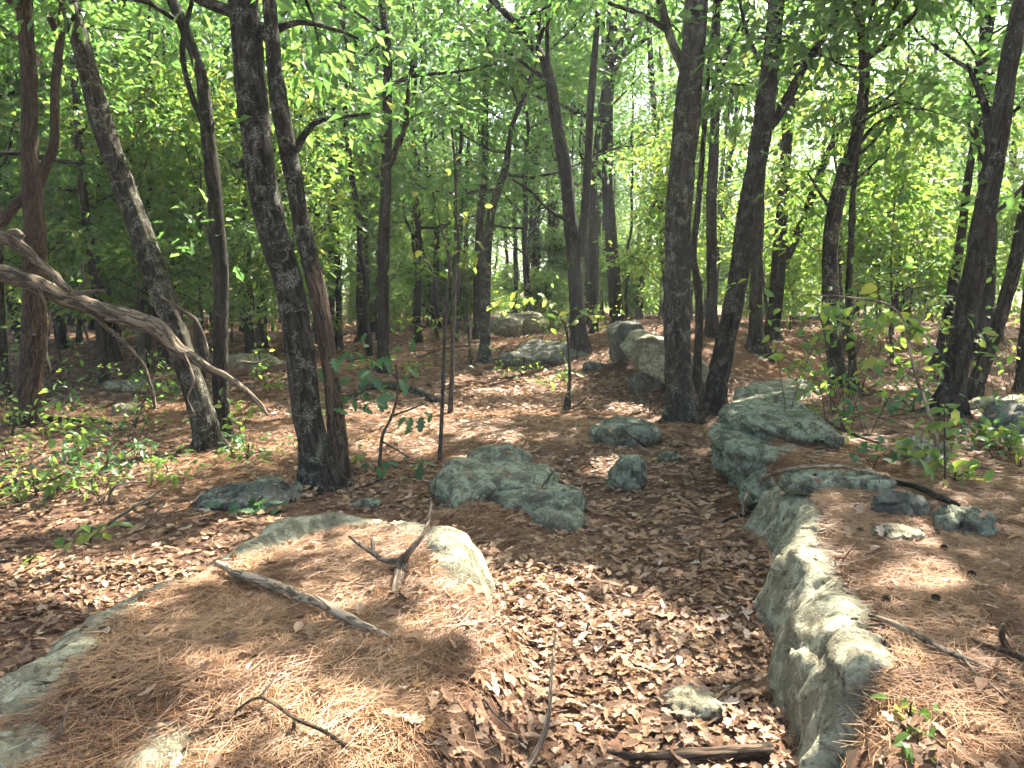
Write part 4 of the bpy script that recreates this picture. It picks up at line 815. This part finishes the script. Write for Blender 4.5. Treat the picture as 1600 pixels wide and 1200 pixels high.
for k, (lab, px, py, cs, sz) in enumerate([
    ('clump of bright low plants in the corner by the drooping dead limb', 55, 775, [(50, 745, 30, 55), (100, 740, 24, 50), (30, 770, 20, 45), (90, 765, 20, 45)], .085),
    ('shaded bushy ground plant beside the bright corner clump', 165, 740, [(150, 715, 40, 60), (185, 722, 34, 50), (120, 715, 22, 40), (210, 700, 20, 40)], .075),
    ('small green plant with broad leaves on sunlit brown leaves', 140, 850, [(145, 835, 8, 30), (125, 850, 5, 25), (160, 825, 5, 22)], .10),
    ('pair of yellowing leaves on a short stem in the sunlit litter', 45, 885, [(40, 875, 3, 12), (58, 868, 2, 12)], .08),
    ('fern-like plant at the foot of the leaning dark oak', 210, 670, [(205, 655, 34, 45), (180, 660, 20, 40), (235, 655, 18, 30)], .07),
    ('low green plant between the leaning dark oak and the big twin trunks', 385, 722, [(385, 708, 34, 45), (365, 715, 16, 30), (410, 705, 16, 30)], .07),
    ('fern patch on the sunlit slope below the flat-topped boulder', 815, 588, [(795, 575, 26, 36), (830, 575, 30, 36), (815, 580, 20, 30)], .09),
    ('leafy clump at the base of the thin dark stem', 1345, 625, [(1330, 610, 18, 36), (1370, 600, 22, 45), (1395, 610, 20, 40)], .09),
    ('dark bushy plant before the slanting trunks', 1425, 650, [(1410, 625, 30, 50), (1440, 640, 34, 50), (1395, 640, 20, 40)], .085),
    ('spreading plant among leaves beside the rounded stone', 1545, 700, [(1530, 690, 24, 45), (1570, 670, 22, 45), (1555, 720, 16, 40)], .085),
    ('young leaves beside the thin pale stem under the upright stone block', 1490, 755, [(1480, 745, 16, 40), (1520, 735, 18, 40), (1530, 765, 10, 30)], .085),
    ('little weed at the corner of the long pale ledge', 1420, 1125, [(1415, 1108, 10, 22), (1432, 1118, 8, 20)], .045),
    ('sprig of pale green leaves on needles by the bottom corner', 1432, 1172, [(1430, 1165, 7, 24)], .06),
    ('single green oak sprig on the dark leaf litter of the trough', 1092, 882, [(1092, 878, 5, 14)], .06),
    ('lime sprig lying on sunlit litter in the middle of the trough', 915, 1000, [(912, 997, 4, 12)], .05)]):
    plant('ground_plant', lab, [[(px, py, 4), (px + 2, py - 12, 3), (px + 4, py - 28, 2)]] + [[(px, py - 6, 2), ((px + c[0]) / 2, (py + c[1]) / 2 - 5, 2), (c[0], c[1], 2)] for c in cs], [(c[0], c[1], c[2], c[3]) for c in cs], BLUEGREEN if k in (1, 8) else GREEN2, size=sz, cat='plant', group='low plants on the forest floor')

# small leafy seedlings scattered where the floor is greener
def mini(seed, H, n_st, mat):
    r = np.random.default_rng(seed); mb = MB(); T, D = [], []
    for k in range(n_st):
        a = r.uniform(0, 6.28); tip = np.array([math.cos(a) * H * .6, math.sin(a) * H * .6, H * r.uniform(.5, 1)]); P = smooth_path([[0, 0, -.03], tip * np.array([.35, .35, .6]), tip], 6); mb.add(*tube(P, np.linspace(.003, .0015, 6), 4))
        for w in (3, 4, 5, 5): T.append(P[w]); D.append(tip / H)
    Pp, M, sz = spray(np.array(T), np.array(D), 2, .035, .075)
    return mb.mesh('stem', (BARKS,)), leaves_mesh('foliage', OVL, Pp, M, sz, np.clip(rng.normal(.5, .25, len(Pp)), 0, 1), mat)
SEED = [mini(360 + k, .16 + .06 * k, 3 + k % 3, GREEN2 if k else BLUEGREEN) for k in range(4)]
spots = [(g.uniform(0, 300), g.uniform(600, 790)) for k in range(32)] + [(g.uniform(1230, 1600), g.uniform(560, 740)) for k in range(20)] + [(g.uniform(300, 560), g.uniform(600, 740)) for k in range(14)] + [(g.uniform(560, 1000), g.uniform(530, 620)) for k in range(10)]
for k, (px, py) in enumerate(spots):
    p = hit(px, py); copy_tree('seedling', SEED[k % 4], p[0], p[1], g.uniform(.6, 1.15), g.uniform(0, 6.28), 'one of the small leafy seedlings dotted over the greener forest floor', 'seedling', 'small seedlings over the forest floor', ('stem', 'foliage'))

# whip-thin brush, knee to waist high
WHIP = [mini(380 + k, .5 + .22 * k, 2 + k % 2, GREEN2 if k % 2 else GREEN) for k in range(5)]
spots = [(g.uniform(0, 470), g.uniform(575, 720)) for k in range(26)] + [(g.uniform(1210, 1600), g.uniform(540, 690)) for k in range(24)] + [(g.uniform(560, 1000), g.uniform(515, 560)) for k in range(12)]
for k, (px, py) in enumerate(spots):
    p = hit(px, py); copy_tree('brush_shoot', WHIP[k % 5], p[0], p[1], g.uniform(.8, 1.4), g.uniform(0, 6.28), 'whip-thin brush shoot', 'brush', 'whip-thin brush between the trunks', ('stem', 'foliage'))

# ------------------------------------------------------------------ dead limbs, sticks and twigs
def stick(name, label, stems, mat=DEADW, cat='branch', rough=.12, seg=12, group=None):
    """stems: polylines (px, py, width px, lift m) lying on the floor"""
    root_p = None; mb = MB()
    for s in stems:
        W = []
        for a, b, c, h in s:
            p = hit(a, b, h + 1e-4) if h < .9 else None
            W.append([*p, max(.5 * c * p[1] / FPX, .0012)])
        W = np.array(W); root_p = W[0, :3] if root_p is None else root_p
        q = smooth_path(W, max(10, 9 * len(s))); jit = fbm(q[:, :3] * 14, 2, len(s))[:, None] * .25 * q[:, 3:4]
        V, F = tube(q[:, :3] + jit * np.array([1, 0, 1]), q[:, 3], seg, rough, len(s), fr=(60, 12)); mb.add(V - root_p, F)
    o = link(name, mb.mesh(name, (mat,)), None, label=label, category=cat, group=group); o.location = root_p; return o
def hung(name, label, stems, foot, mat, cat):
    mb = MB()
    for Y, s in stems:
        W = np.array([[*at(a, b, Y), (.36 * c + .6) * Y / FPX] for a, b, c in s]); q = smooth_path(W, 14 * len(s))
        V, F = tube(q[:, :3] + .012 * np.stack([fbm(q[:, :3] * 6, 2, k) for k in (1, 2, 3)], -1), np.maximum(q[:, 3], .002), 18, .24, len(s), fr=(60, 9)); mb.add(V - foot, F)
    o = link(name, mb.mesh(name, (mat,)), None, label=label, category=cat); o.location = foot; return o
df = np.array([*at(-330, 700, 4.6)[:2], 0.]); df[2] = float(G(df[0], df[1])) - .1
pxs, pys = project(df[None]); f0 = (float(pxs[0]), float(pys[0]))
hung('dead_limb', 'big drooping dead limb with flaking bark reaching in over the plants', [
    (4.6, [(f0[0], f0[1], 46), (-310, 650, 42), (-270, 500, 38), (-200, 410, 34), (-100, 400, 30), (0, 425, 27), (70, 452, 28), (150, 483, 27), (215, 500, 30), (250, 515, 33), (275, 545, 26), (310, 566, 17), (350, 588, 13), (385, 612, 11), (408, 635, 9), (418, 648, 5)]),
    (4.58, [(222, 503, 14), (245, 525, 12), (262, 545, 8), (280, 567, 4)]), (4.57, [(170, 500, 7), (205, 510, 8), (228, 518, 6)]),
    (4.64, [(322, 572, 6), (320, 545, 6), (312, 508, 6), (295, 490, 6), (262, 470, 5), (248, 460, 3)]), (4.5, [(-190, 405, 24), (-120, 350, 22), (-40, 362, 20), (8, 372, 22), (40, 390, 18), (72, 418, 15), (100, 445, 14), (118, 455, 9), (165, 452, 5)]),
    (4.5, [(2, 372, 12), (20, 362, 13), (32, 368, 9)]), (4.63, [(140, 488, 6), (185, 530, 5), (215, 560, 5), (232, 600, 5), (240, 640, 4)]), (4.55, [(60, 450, 5), (80, 500, 4), (72, 545, 3), (80, 580, 2)]), (4.66, [(350, 588, 5), (372, 570, 4), (400, 568, 3), (425, 560, 2)]), (4.52, [(285, 553, 6), (300, 590, 4), (296, 620, 3), (305, 650, 2)]), (4.6, [(110, 468, 5), (130, 440, 4), (128, 415, 3), (140, 395, 2)])], df, LIMBW, 'branch')
stick('fallen_stick', 'weathered grey-brown stick lying slantwise across the needle slab', [[(340, 880, 9, .05), (375, 897, 15, .05), (420, 912, 16, .05), (470, 930, 17, .05), (520, 953, 16, .04), (570, 978, 14, .03), (612, 997, 11, .01)]])
stick('forked_stick', 'antler-like forked pale stick standing on the needle slab', [[(616, 928, 11, .01), (622, 905, 15, .03), (628, 878, 17, .05), (635, 868, 12, .10), (655, 843, 9, .17), (668, 820, 7, .21), (675, 780, 4, .30)], [(628, 878, 12, .06), (605, 876, 9, .05), (585, 865, 8, .06), (560, 850, 6, .09), (546, 838, 4, .11)], [(584, 864, 6, .06), (582, 848, 5, .09), (580, 840, 3, .10)]])
stick('arched_branch', 'thin pale branch arching over the trough edge by the layered outcrop', [[(1162, 803, 5, .02), (1165, 780, 6, .12), (1180, 756, 6, .18), (1215, 738, 6, .22), (1265, 729, 6, .16), (1320, 730, 5, .08), (1370, 745, 4, .03)], [(1162, 803, 4, .02), (1140, 806, 3, .01)]], DEADW)
stick('dark_branch', 'dark crooked branch lying under the arched pale branch', [[(1172, 795, 9, .03), (1210, 775, 8, .07), (1245, 758, 8, .09), (1275, 742, 6, .12)], [(1170, 800, 6, .02), (1130, 815, 4, .01)]], BARK)
stick('long_stick', 'long straight pale stick lying on needles behind the pale ledge', [[(1272, 930, 3, .03), (1320, 950, 7, .03), (1380, 968, 9, .03), (1430, 990, 10, .03), (1480, 1018, 9, .03), (1545, 1045, 8, .02), (1610, 1085, 6, .02)]])
stick('knobbly_stick', 'knobbly dark stick with an upturned hook at the picture edge', [[(1620, 1045, 12, .02), (1585, 1022, 12, .03), (1545, 1008, 10, .04), (1520, 998, 6, .03)], [(1576, 1015, 10, .04), (1565, 995, 9, .08), (1568, 975, 6, .12)]], SNAGW)
stick('bark_branch', 'bark-covered branch along the bottom edge below the pale ledge', [[(948, 1173, 7, .03), (1000, 1182, 12, .03), (1050, 1180, 16, .03), (1120, 1178, 20, .03), (1205, 1172, 22, .03)]], SNAGW)
stick('upright_twig', 'thin upright twig poking out of the sunlit leaves', [[(815, 1215, 11, .0), (845, 1160, 9, .06), (858, 1110, 7, .12), (862, 1050, 5, .18), (868, 990, 3, .24)]], DEADW)
stick('crooked_twig', 'dark crooked twig with side shoots at the low end of the needle slab', [[(560, 1180, 7, .01), (510, 1145, 7, .04), (460, 1122, 6, .05), (405, 1090, 5, .05), (345, 1130, 3, .02)], [(405, 1090, 4, .05), (425, 1065, 3, .08), (440, 1042, 2, .10)], [(460, 1122, 5, .04), (462, 1150, 6, .02), (490, 1172, 4, .01)]], SNAGW)
stick('bent_twig', 'bent twig leading from the dark leaves into the ledge', [[(1113, 1118, 5, .0), (1118, 1095, 7, .05), (1140, 1075, 6, .06), (1180, 1057, 4, .08)]], SNAGW)
stick('corner_twig', 'thin grey twig among needles at the lower corner of the slab', [[(95, 1150, 4, .02), (100, 1120, 4, .05), (110, 1092, 3, .06)], [(95, 1150, 4, .01), (70, 1165, 4, .01), (30, 1195, 4, .01)]], DEADW)
stick('leaning_twig', 'pair of pale twigs leaning on the litter before the big twin trunks', [[(170, 818, 4, .02), (205, 795, 5, .08), (252, 765, 4, .15)], [(200, 835, 3, .02), (235, 810, 4, .06), (258, 785, 3, .12)]], DEADW)
stick('curved_twig', 'pale curved twig arching from the ground plants', [[(170, 785, 4, .02), (175, 765, 4, .12), (195, 755, 4, .16), (228, 752, 3, .14)]], DEADW)
stick('fallen_log', 'fallen pole lying in sun and shade beyond the thin saplings', [[(560, 605, 9, .05), (610, 602, 12, .06), (650, 612, 14, .05), (685, 628, 11, .03)], [(545, 622, 6, .03), (580, 606, 7, .06), (640, 606, 5, .08)]], BARKL)
stick('fallen_pole', 'dark fallen pole on the open floor past the forked brown trunk', [[(75, 655, 9, .06), (110, 656, 9, .06), (150, 658, 8, .06), (175, 662, 5, .04)]], BARK)
stick('fallen_twig', 'dark twig stretching over the leaves toward the stone block', [[(918, 652, 3, .02), (945, 656, 4, .05), (980, 676, 4, .18), (1008, 698, 3, .02)]], BARK)
stick('root_stick', 'long dark stick trailing from the upright stone toward the cones', [[(1370, 750, 7, .03), (1420, 757, 9, .04), (1465, 775, 10, .04), (1500, 790, 7, .02)]], BARK)
stick('ledge_stick', 'thin dark stick lying along the top of the layered outcrop', [[(1230, 642, 5, .03), (1270, 650, 6, .04), (1310, 668, 6, .04), (1350, 685, 4, .03), (1375, 692, 3, .02)]], BARK)
stick('needle_twig', 'slim twig half sunk in needles near the weed at the bottom corner', [[(1495, 1015, 3, .02), (1520, 1045, 4, .03), (1560, 1080, 4, .02), (1590, 1110, 3, .01)]], DEADW)
stick('short_twig', 'short dark twig in leaves beside the crooked twig', [[(630, 1120, 4, .01), (680, 1165, 4, .03), (715, 1200, 3, .02)]], SNAGW)
# small dead twigs dropped all over the floor
TW = []
for k in range(6):
    r = np.random.default_rng(500 + k); mb = MB(); P = np.cumsum(np.vstack([[0, 0, .012], r.normal(size=(6, 3)) * np.array([.035, .05, .008]) + np.array([.11, 0, .0])]), 0); P[:, 2] = np.abs(P[:, 2]) + .008; mb.add(*tube(smooth_path(P, 22), np.linspace(.009, .003, 22), 7, .12, k))
    for b in range(1 + k % 3):
        i0 = 2 + b; d = np.array([.12, .10 * (-1) ** (b + k), .05]); mb.add(*tube(smooth_path(np.array([P[i0], P[i0] + d * .5, P[i0] + d + r.normal(size=3) * .02]), 8), np.linspace(.005, .002, 8), 6))
    TW.append(mb.mesh('fallen_twig', ((DEADW, BARKS, SNAGW)[k % 3],)))
for k in range(70):
    px, py = g.uniform(0, 1600), 1200 - 560 * g.random() ** .8
    p = hit(px, py); o = link('fallen_twig', TW[k % 6], None, label='small fallen twig', category='twig', group='small twigs on the forest floor'); e = .12
    o.location = p; o.rotation_euler = (-math.atan((G(p[0], p[1] + e) - G(p[0], p[1] - e)) / (-2 * e)), -math.atan((G(p[0] + e, p[1]) - G(p[0] - e, p[1])) / (2 * e)), 0); o.rotation_euler.rotate_axis('Z', g.uniform(0, 6.28)); sc_ = g.uniform(.2, .5) if p[1] < 4.5 else g.uniform(.35, .9); o.scale = (sc_, sc_, sc_)
# fallen cones on the needle carpet
cone_mb = MB(); th = np.linspace(0, 1, 9)
cone_mb.add(*tube(np.stack([th * .055 - .0275, th * 0, th * 0], -1), .021 * np.sin(np.pi * np.clip(th * .85 + .12, 0, 1)) + .003, 12))
for k in range(60):
    u = (k + .5) / 60; a = k * 2.4; rr = .021 * math.sin(math.pi * min(u * .85 + .12, 1)); c = np.array([u * .055 - .0275, rr * math.cos(a), rr * math.sin(a)]); o_ = np.array([.25, math.cos(a), math.sin(a)]); t_ = np.array([0, -math.sin(a), math.cos(a)])
    V = np.array([c - t_ * .005, c + t_ * .005, c + o_ * .010 + t_ * .004, c + o_ * .010 - t_ * .004]); cone_mb.add(np.vstack([V, V - np.array([.003, 0, 0])]), np.array([[0, 1, 2, 3], [7, 6, 5, 4], [2, 1, 5, 6], [3, 2, 6, 7], [0, 3, 7, 4]]))
cone_me = cone_mb.mesh('pine_cone', (BARK,), False)
for k, (px, py) in enumerate([(1340, 793), (1344, 829), (1437, 832), (1463, 832), (1448, 792), (1475, 857), (1518, 898), (1384, 936), (1462, 936), (1520, 795)]):
    p = hit(px, py, .018); o = link('pine_cone', cone_me, None, label='dark open pine cone lying on the needle carpet behind the pale ledge', category='pine cone', group='pine cones on the needle carpet'); o.location = p; o.rotation_euler = (k, .3 * (k % 3), k * 2.1); o.scale = (.6, .6, .6)

# ------------------------------------------------------------------ fallen leaves and needles
def floor_frames(x, y, tilt):
    e = .03; n = len(x); gx_ = (G(x + e, y) - G(x - e, y)) / (2 * e); gy_ = (G(x, y + e) - G(x, y - e)) / (2 * e)
    Nn = np.stack([-gx_, -gy_, np.ones(n)], -1) + rng.normal(size=(n, 3)) * tilt; a = rng.uniform(0, 6.28, n)
    L = np.stack([np.cos(a), np.sin(a), np.cos(a) * gx_ + np.sin(a) * gy_ + rng.normal(size=n) * tilt * .5], -1); return L, Nn
def scatter(n, y0, y1, half=38):
    y = np.sqrt(rng.uniform(y0 ** 2, y1 ** 2, n)); return y * np.tan(np.radians(rng.uniform(-half, half, n))), y
def litter(n, y0, y1, tpl, size, bare):
    x, y = scatter(n, y0, y1); m = needle_mask(x, y); keep = rng.random(n) > m * bare; x, y = x[keep], y[keep]
    L, Nn = floor_frames(x, y, .17); k = len(x)
    P = np.stack([x, y, G(x, y) + rng.uniform(.0, .028, k)], -1)
    return P, frames(L, Nn), size * rng.uniform(.4, 1.3, k), np.clip(rng.normal(.48, .24, k), 0, 1)
Vs, Fs, As, nn = [], [], [], 0
for n, y0, y1, tpl, size, bare in [(13000, 1.5, 4.2, CURL, .056, .92), (30000, 4.0, 10.5, CURL6, .075, .8), (18000, 10, 20, KITE, .13, .6), (12000, 19, 38, KITE, .18, .5)]:
    V, F, A = place(tpl, *litter(n, y0, y1, tpl, size, bare)); Vs.append(V); Fs.append(F + nn); As.append(A); nn += len(V)
# leaves that have settled on the stones
for ob in [o for o in COL.objects if o.get('category') == 'rock']:
    bb = np.array([c[:] for c in ob.bound_box]); lo, hi = bb.min(0), bb.max(0); area = (hi[0] - lo[0]) * (hi[1] - lo[1]); Pl, Nl = [], []
    for k in range(int(np.clip(area * 60, 6, 260))):
        o_ = Vector((rng.uniform(lo[0], hi[0]), rng.uniform(lo[1], hi[1]), hi[2] + .5)); okh, p_, n_, _ = ob.ray_cast(o_, Vector((0, 0, -1)))
        if okh and n_.z > .72:
            if rng.random() < .55: Pl.append((ob.location + p_)[:]); Nl.append(n_[:])
    if Pl:
        Pl, Nl = np.array(Pl), np.array(Nl); up_ = Pl[:, 2] > G(Pl[:, 0], Pl[:, 1]) + .01; Pl, Nl = Pl[up_], Nl[up_]
    if len(Pl):
        k = len(Pl); a = rng.uniform(0, 6.28, k); L = np.stack([np.cos(a), np.sin(a), -(Nl[:, 0] * np.cos(a) + Nl[:, 1] * np.sin(a)) / Nl[:, 2]], -1)
        V, F, A = place(CURL6, Pl + Nl * .006, frames(L, Nl + rng.normal(size=(k, 3)) * .12), rng.uniform(.03, .075, k), np.clip(rng.normal(.5, .25, k), 0, 1)); Vs.append(V); Fs.append(F + nn); As.append(A); nn += len(V)
link('leaf_litter', mk_mesh('leaf_litter', np.vstack(Vs), np.vstack(Fs), {'rnd': np.concatenate(As)}, False, (DEAD,)), None, kind='stuff', label='carpet of curled brown oak leaves over the forest floor', category='leaf litter')
# the fallen leaves that show largest lie on the ground one by one
dead_me = [mk_mesh('leaf', *CURL[k % 7], {'rnd': np.full(len(CURL[k % 7][0]), v)}, False, (DEAD,)) for k, v in enumerate((.2, .4, .55, .65, .75, .85, .93, .97, 1.0, .5))]
x, y = scatter(900, 1.75, 4.2, 34); m = needle_mask(x, y); keep = rng.random(900) > m * .72; x, y = x[keep][:290], y[keep][:290]
L, Nn = floor_frames(x, y, .28); M = frames(L, Nn); sz = rng.uniform(.045, .08, len(x)); zz = G(x, y) + .02
for k in range(len(x)):
    o = link('leaf', dead_me[int(rng.integers(0, 10))], ground); mm = Matrix(M[k].tolist()).to_4x4(); mm.translation = (x[k], y[k], zz[k]); o.matrix_local = mm @ Matrix.Scale(float(sz[k]), 4)
# pine needles
def needles(n, y0, y1, w):
    x, y = scatter(n, y0, y1); m = needle_mask(x, y); keep = rng.random(n) < m ** 1.5 + .04; x, y = x[keep], y[keep]; k = len(x)
    a = rng.uniform(0, 6.28, k); l = rng.uniform(.04, .085, k); b = a + rng.normal(size=k) * .35
    z = G(x, y) + rng.uniform(.002, .022, k)
    p1 = np.stack([x, y, z], -1); d0 = np.stack([np.cos(a), np.sin(a), rng.normal(size=k) * .14], -1) * l[:, None]; d1 = np.stack([np.cos(b), np.sin(b), rng.normal(size=k) * .14], -1) * l[:, None]
    p0, p2 = p1 - d0, p1 + d1
    for p in (p0, p2): p[:, 2] = np.maximum(p[:, 2], G(p[:, 0], p[:, 1]) + .002)
    s = np.stack([-np.sin(a), np.cos(a), np.full(k, .5)], -1) * w
    V = np.stack([p0 - s * .6, p0 + s * .6, p1 - s, p1 + s, p2 - s * .5, p2 + s * .5], 1).reshape(-1, 3)
    F = (np.array([[0, 1, 3, 2], [2, 3, 5, 4]])[None] + (np.arange(k) * 6)[:, None, None]).reshape(-1, 4)
    return V, F, np.repeat(np.clip(rng.normal(.5, .22, k) + .35 * fbm(xy0(x, y, 5), 2, 90), 0, 1), 6)
V1, F1, A1 = needles(120000, 1.5, 4.6, .0010); V2, F2, A2 = needles(60000, 4.4, 8.5, .0017)
link('pine_needles', mk_mesh('pine_needles', np.vstack([V1, V2]), np.vstack([F1, F2 + len(V1)]), {'rnd': np.concatenate([A1, A2])}, False, (NEEDLE,)), None, kind='stuff', label='rust-brown carpet of fallen pine needles over the rocks', category='pine needles')

# ------------------------------------------------------------------ the hazy summer air
hm, hnt, HN, HL = new_mat('summer_haze'); ho = HN('ShaderNodeOutputMaterial'); hv = HN('ShaderNodeVolumePrincipled')
hv.inputs['Color'].default_value = (.95, .97, 1, 1); hv.inputs['Density'].default_value = HAZE; hv.inputs['Anisotropy'].default_value = .35; HL(hv.outputs[0], ho.inputs['Volume'])
c8 = np.array([(x, y, z) for x in (-300, 300) for y in (-50, 320) for z in (-4.5, 17.5)], float)
if HAZE > 0: link('haze', mk_mesh('haze', c8, np.array([(0, 1, 3, 2), (4, 6, 7, 5), (0, 4, 5, 1), (2, 3, 7, 6), (0, 2, 6, 4), (1, 5, 7, 3)]), None, False, (hm,)), None, kind='stuff', label='thin pale summer haze hanging in the woods', category='haze')

# ------------------------------------------------------------------ say which one: count alike things from one landmark to the next
LAND = [(50, 'forked brown trunk'), (300, 'lichen-flecked leaning oak'), (460, 'big twin trunk'), (600, 'straight slim trunk'), (758, 'slim grey-brown trunk'), (895, 'curving forked oak'), (1060, 'flared thick oak'), (1150, 'outward-leaning oak'), (1300, 'crooked S-curved oak'), (1515, 'dark edge oak')]
ORD = 'first second third fourth fifth sixth seventh eighth ninth tenth eleventh twelfth thirteenth fourteenth fifteenth sixteenth seventeenth eighteenth nineteenth twentieth'.split()
for grp, kind in [('slender oaks of the deeper woods', 'slender oak'), ('bare-stemmed trees deep in the woods', 'bare-stemmed pole tree'), ('young understory trees', 'thin leafy young tree'), ('low shrubs deep in the woods', 'low shrub'), ('small seedlings over the forest floor', 'small floor seedling'), ('whip-thin brush between the trunks', 'whip-thin brush shoot'), ('small twigs on the forest floor', 'small fallen twig')]:
    slots = {}
    for o in [o for o in COL.objects if o.get('group') in (grp, 'slender oaks beyond the picture edges' if kind == 'slender oak' else grp)]:
        u = float(project(np.array([[o.location.x, o.location.y, o.location.z]]))[0][0])
        if not -15 < u < 1615: o['label'] = 'one of the %ss standing beyond the picture edges' % kind; o['group'] = '%ss beyond the picture edges' % kind; continue
        slots.setdefault(sum(u > p for p, _ in LAND), []).append((u, o))
    for k, lst in slots.items():
        lst.sort(key=lambda t: t[0]); a = LAND[k - 1][1] if k else 'picture edge'; b = LAND[k][1] if k < len(LAND) else 'picture edge'
        for n_, (u, o) in enumerate(lst):
            o['label'] = '%s %s counting from the %s toward the %s' % (ORD[n_] if n_ < 20 else '%dth' % (n_ + 1), kind, a, b)
cones = sorted([o for o in COL.objects if o.get('group') == 'pine cones on the needle carpet'], key=lambda o: float(project(np.array([o.location[:]]))[0][0]))
for k, o in enumerate(cones): o['label'] = '%s dark pine cone on the needles counting away from the pale ledge' % ORD[k]
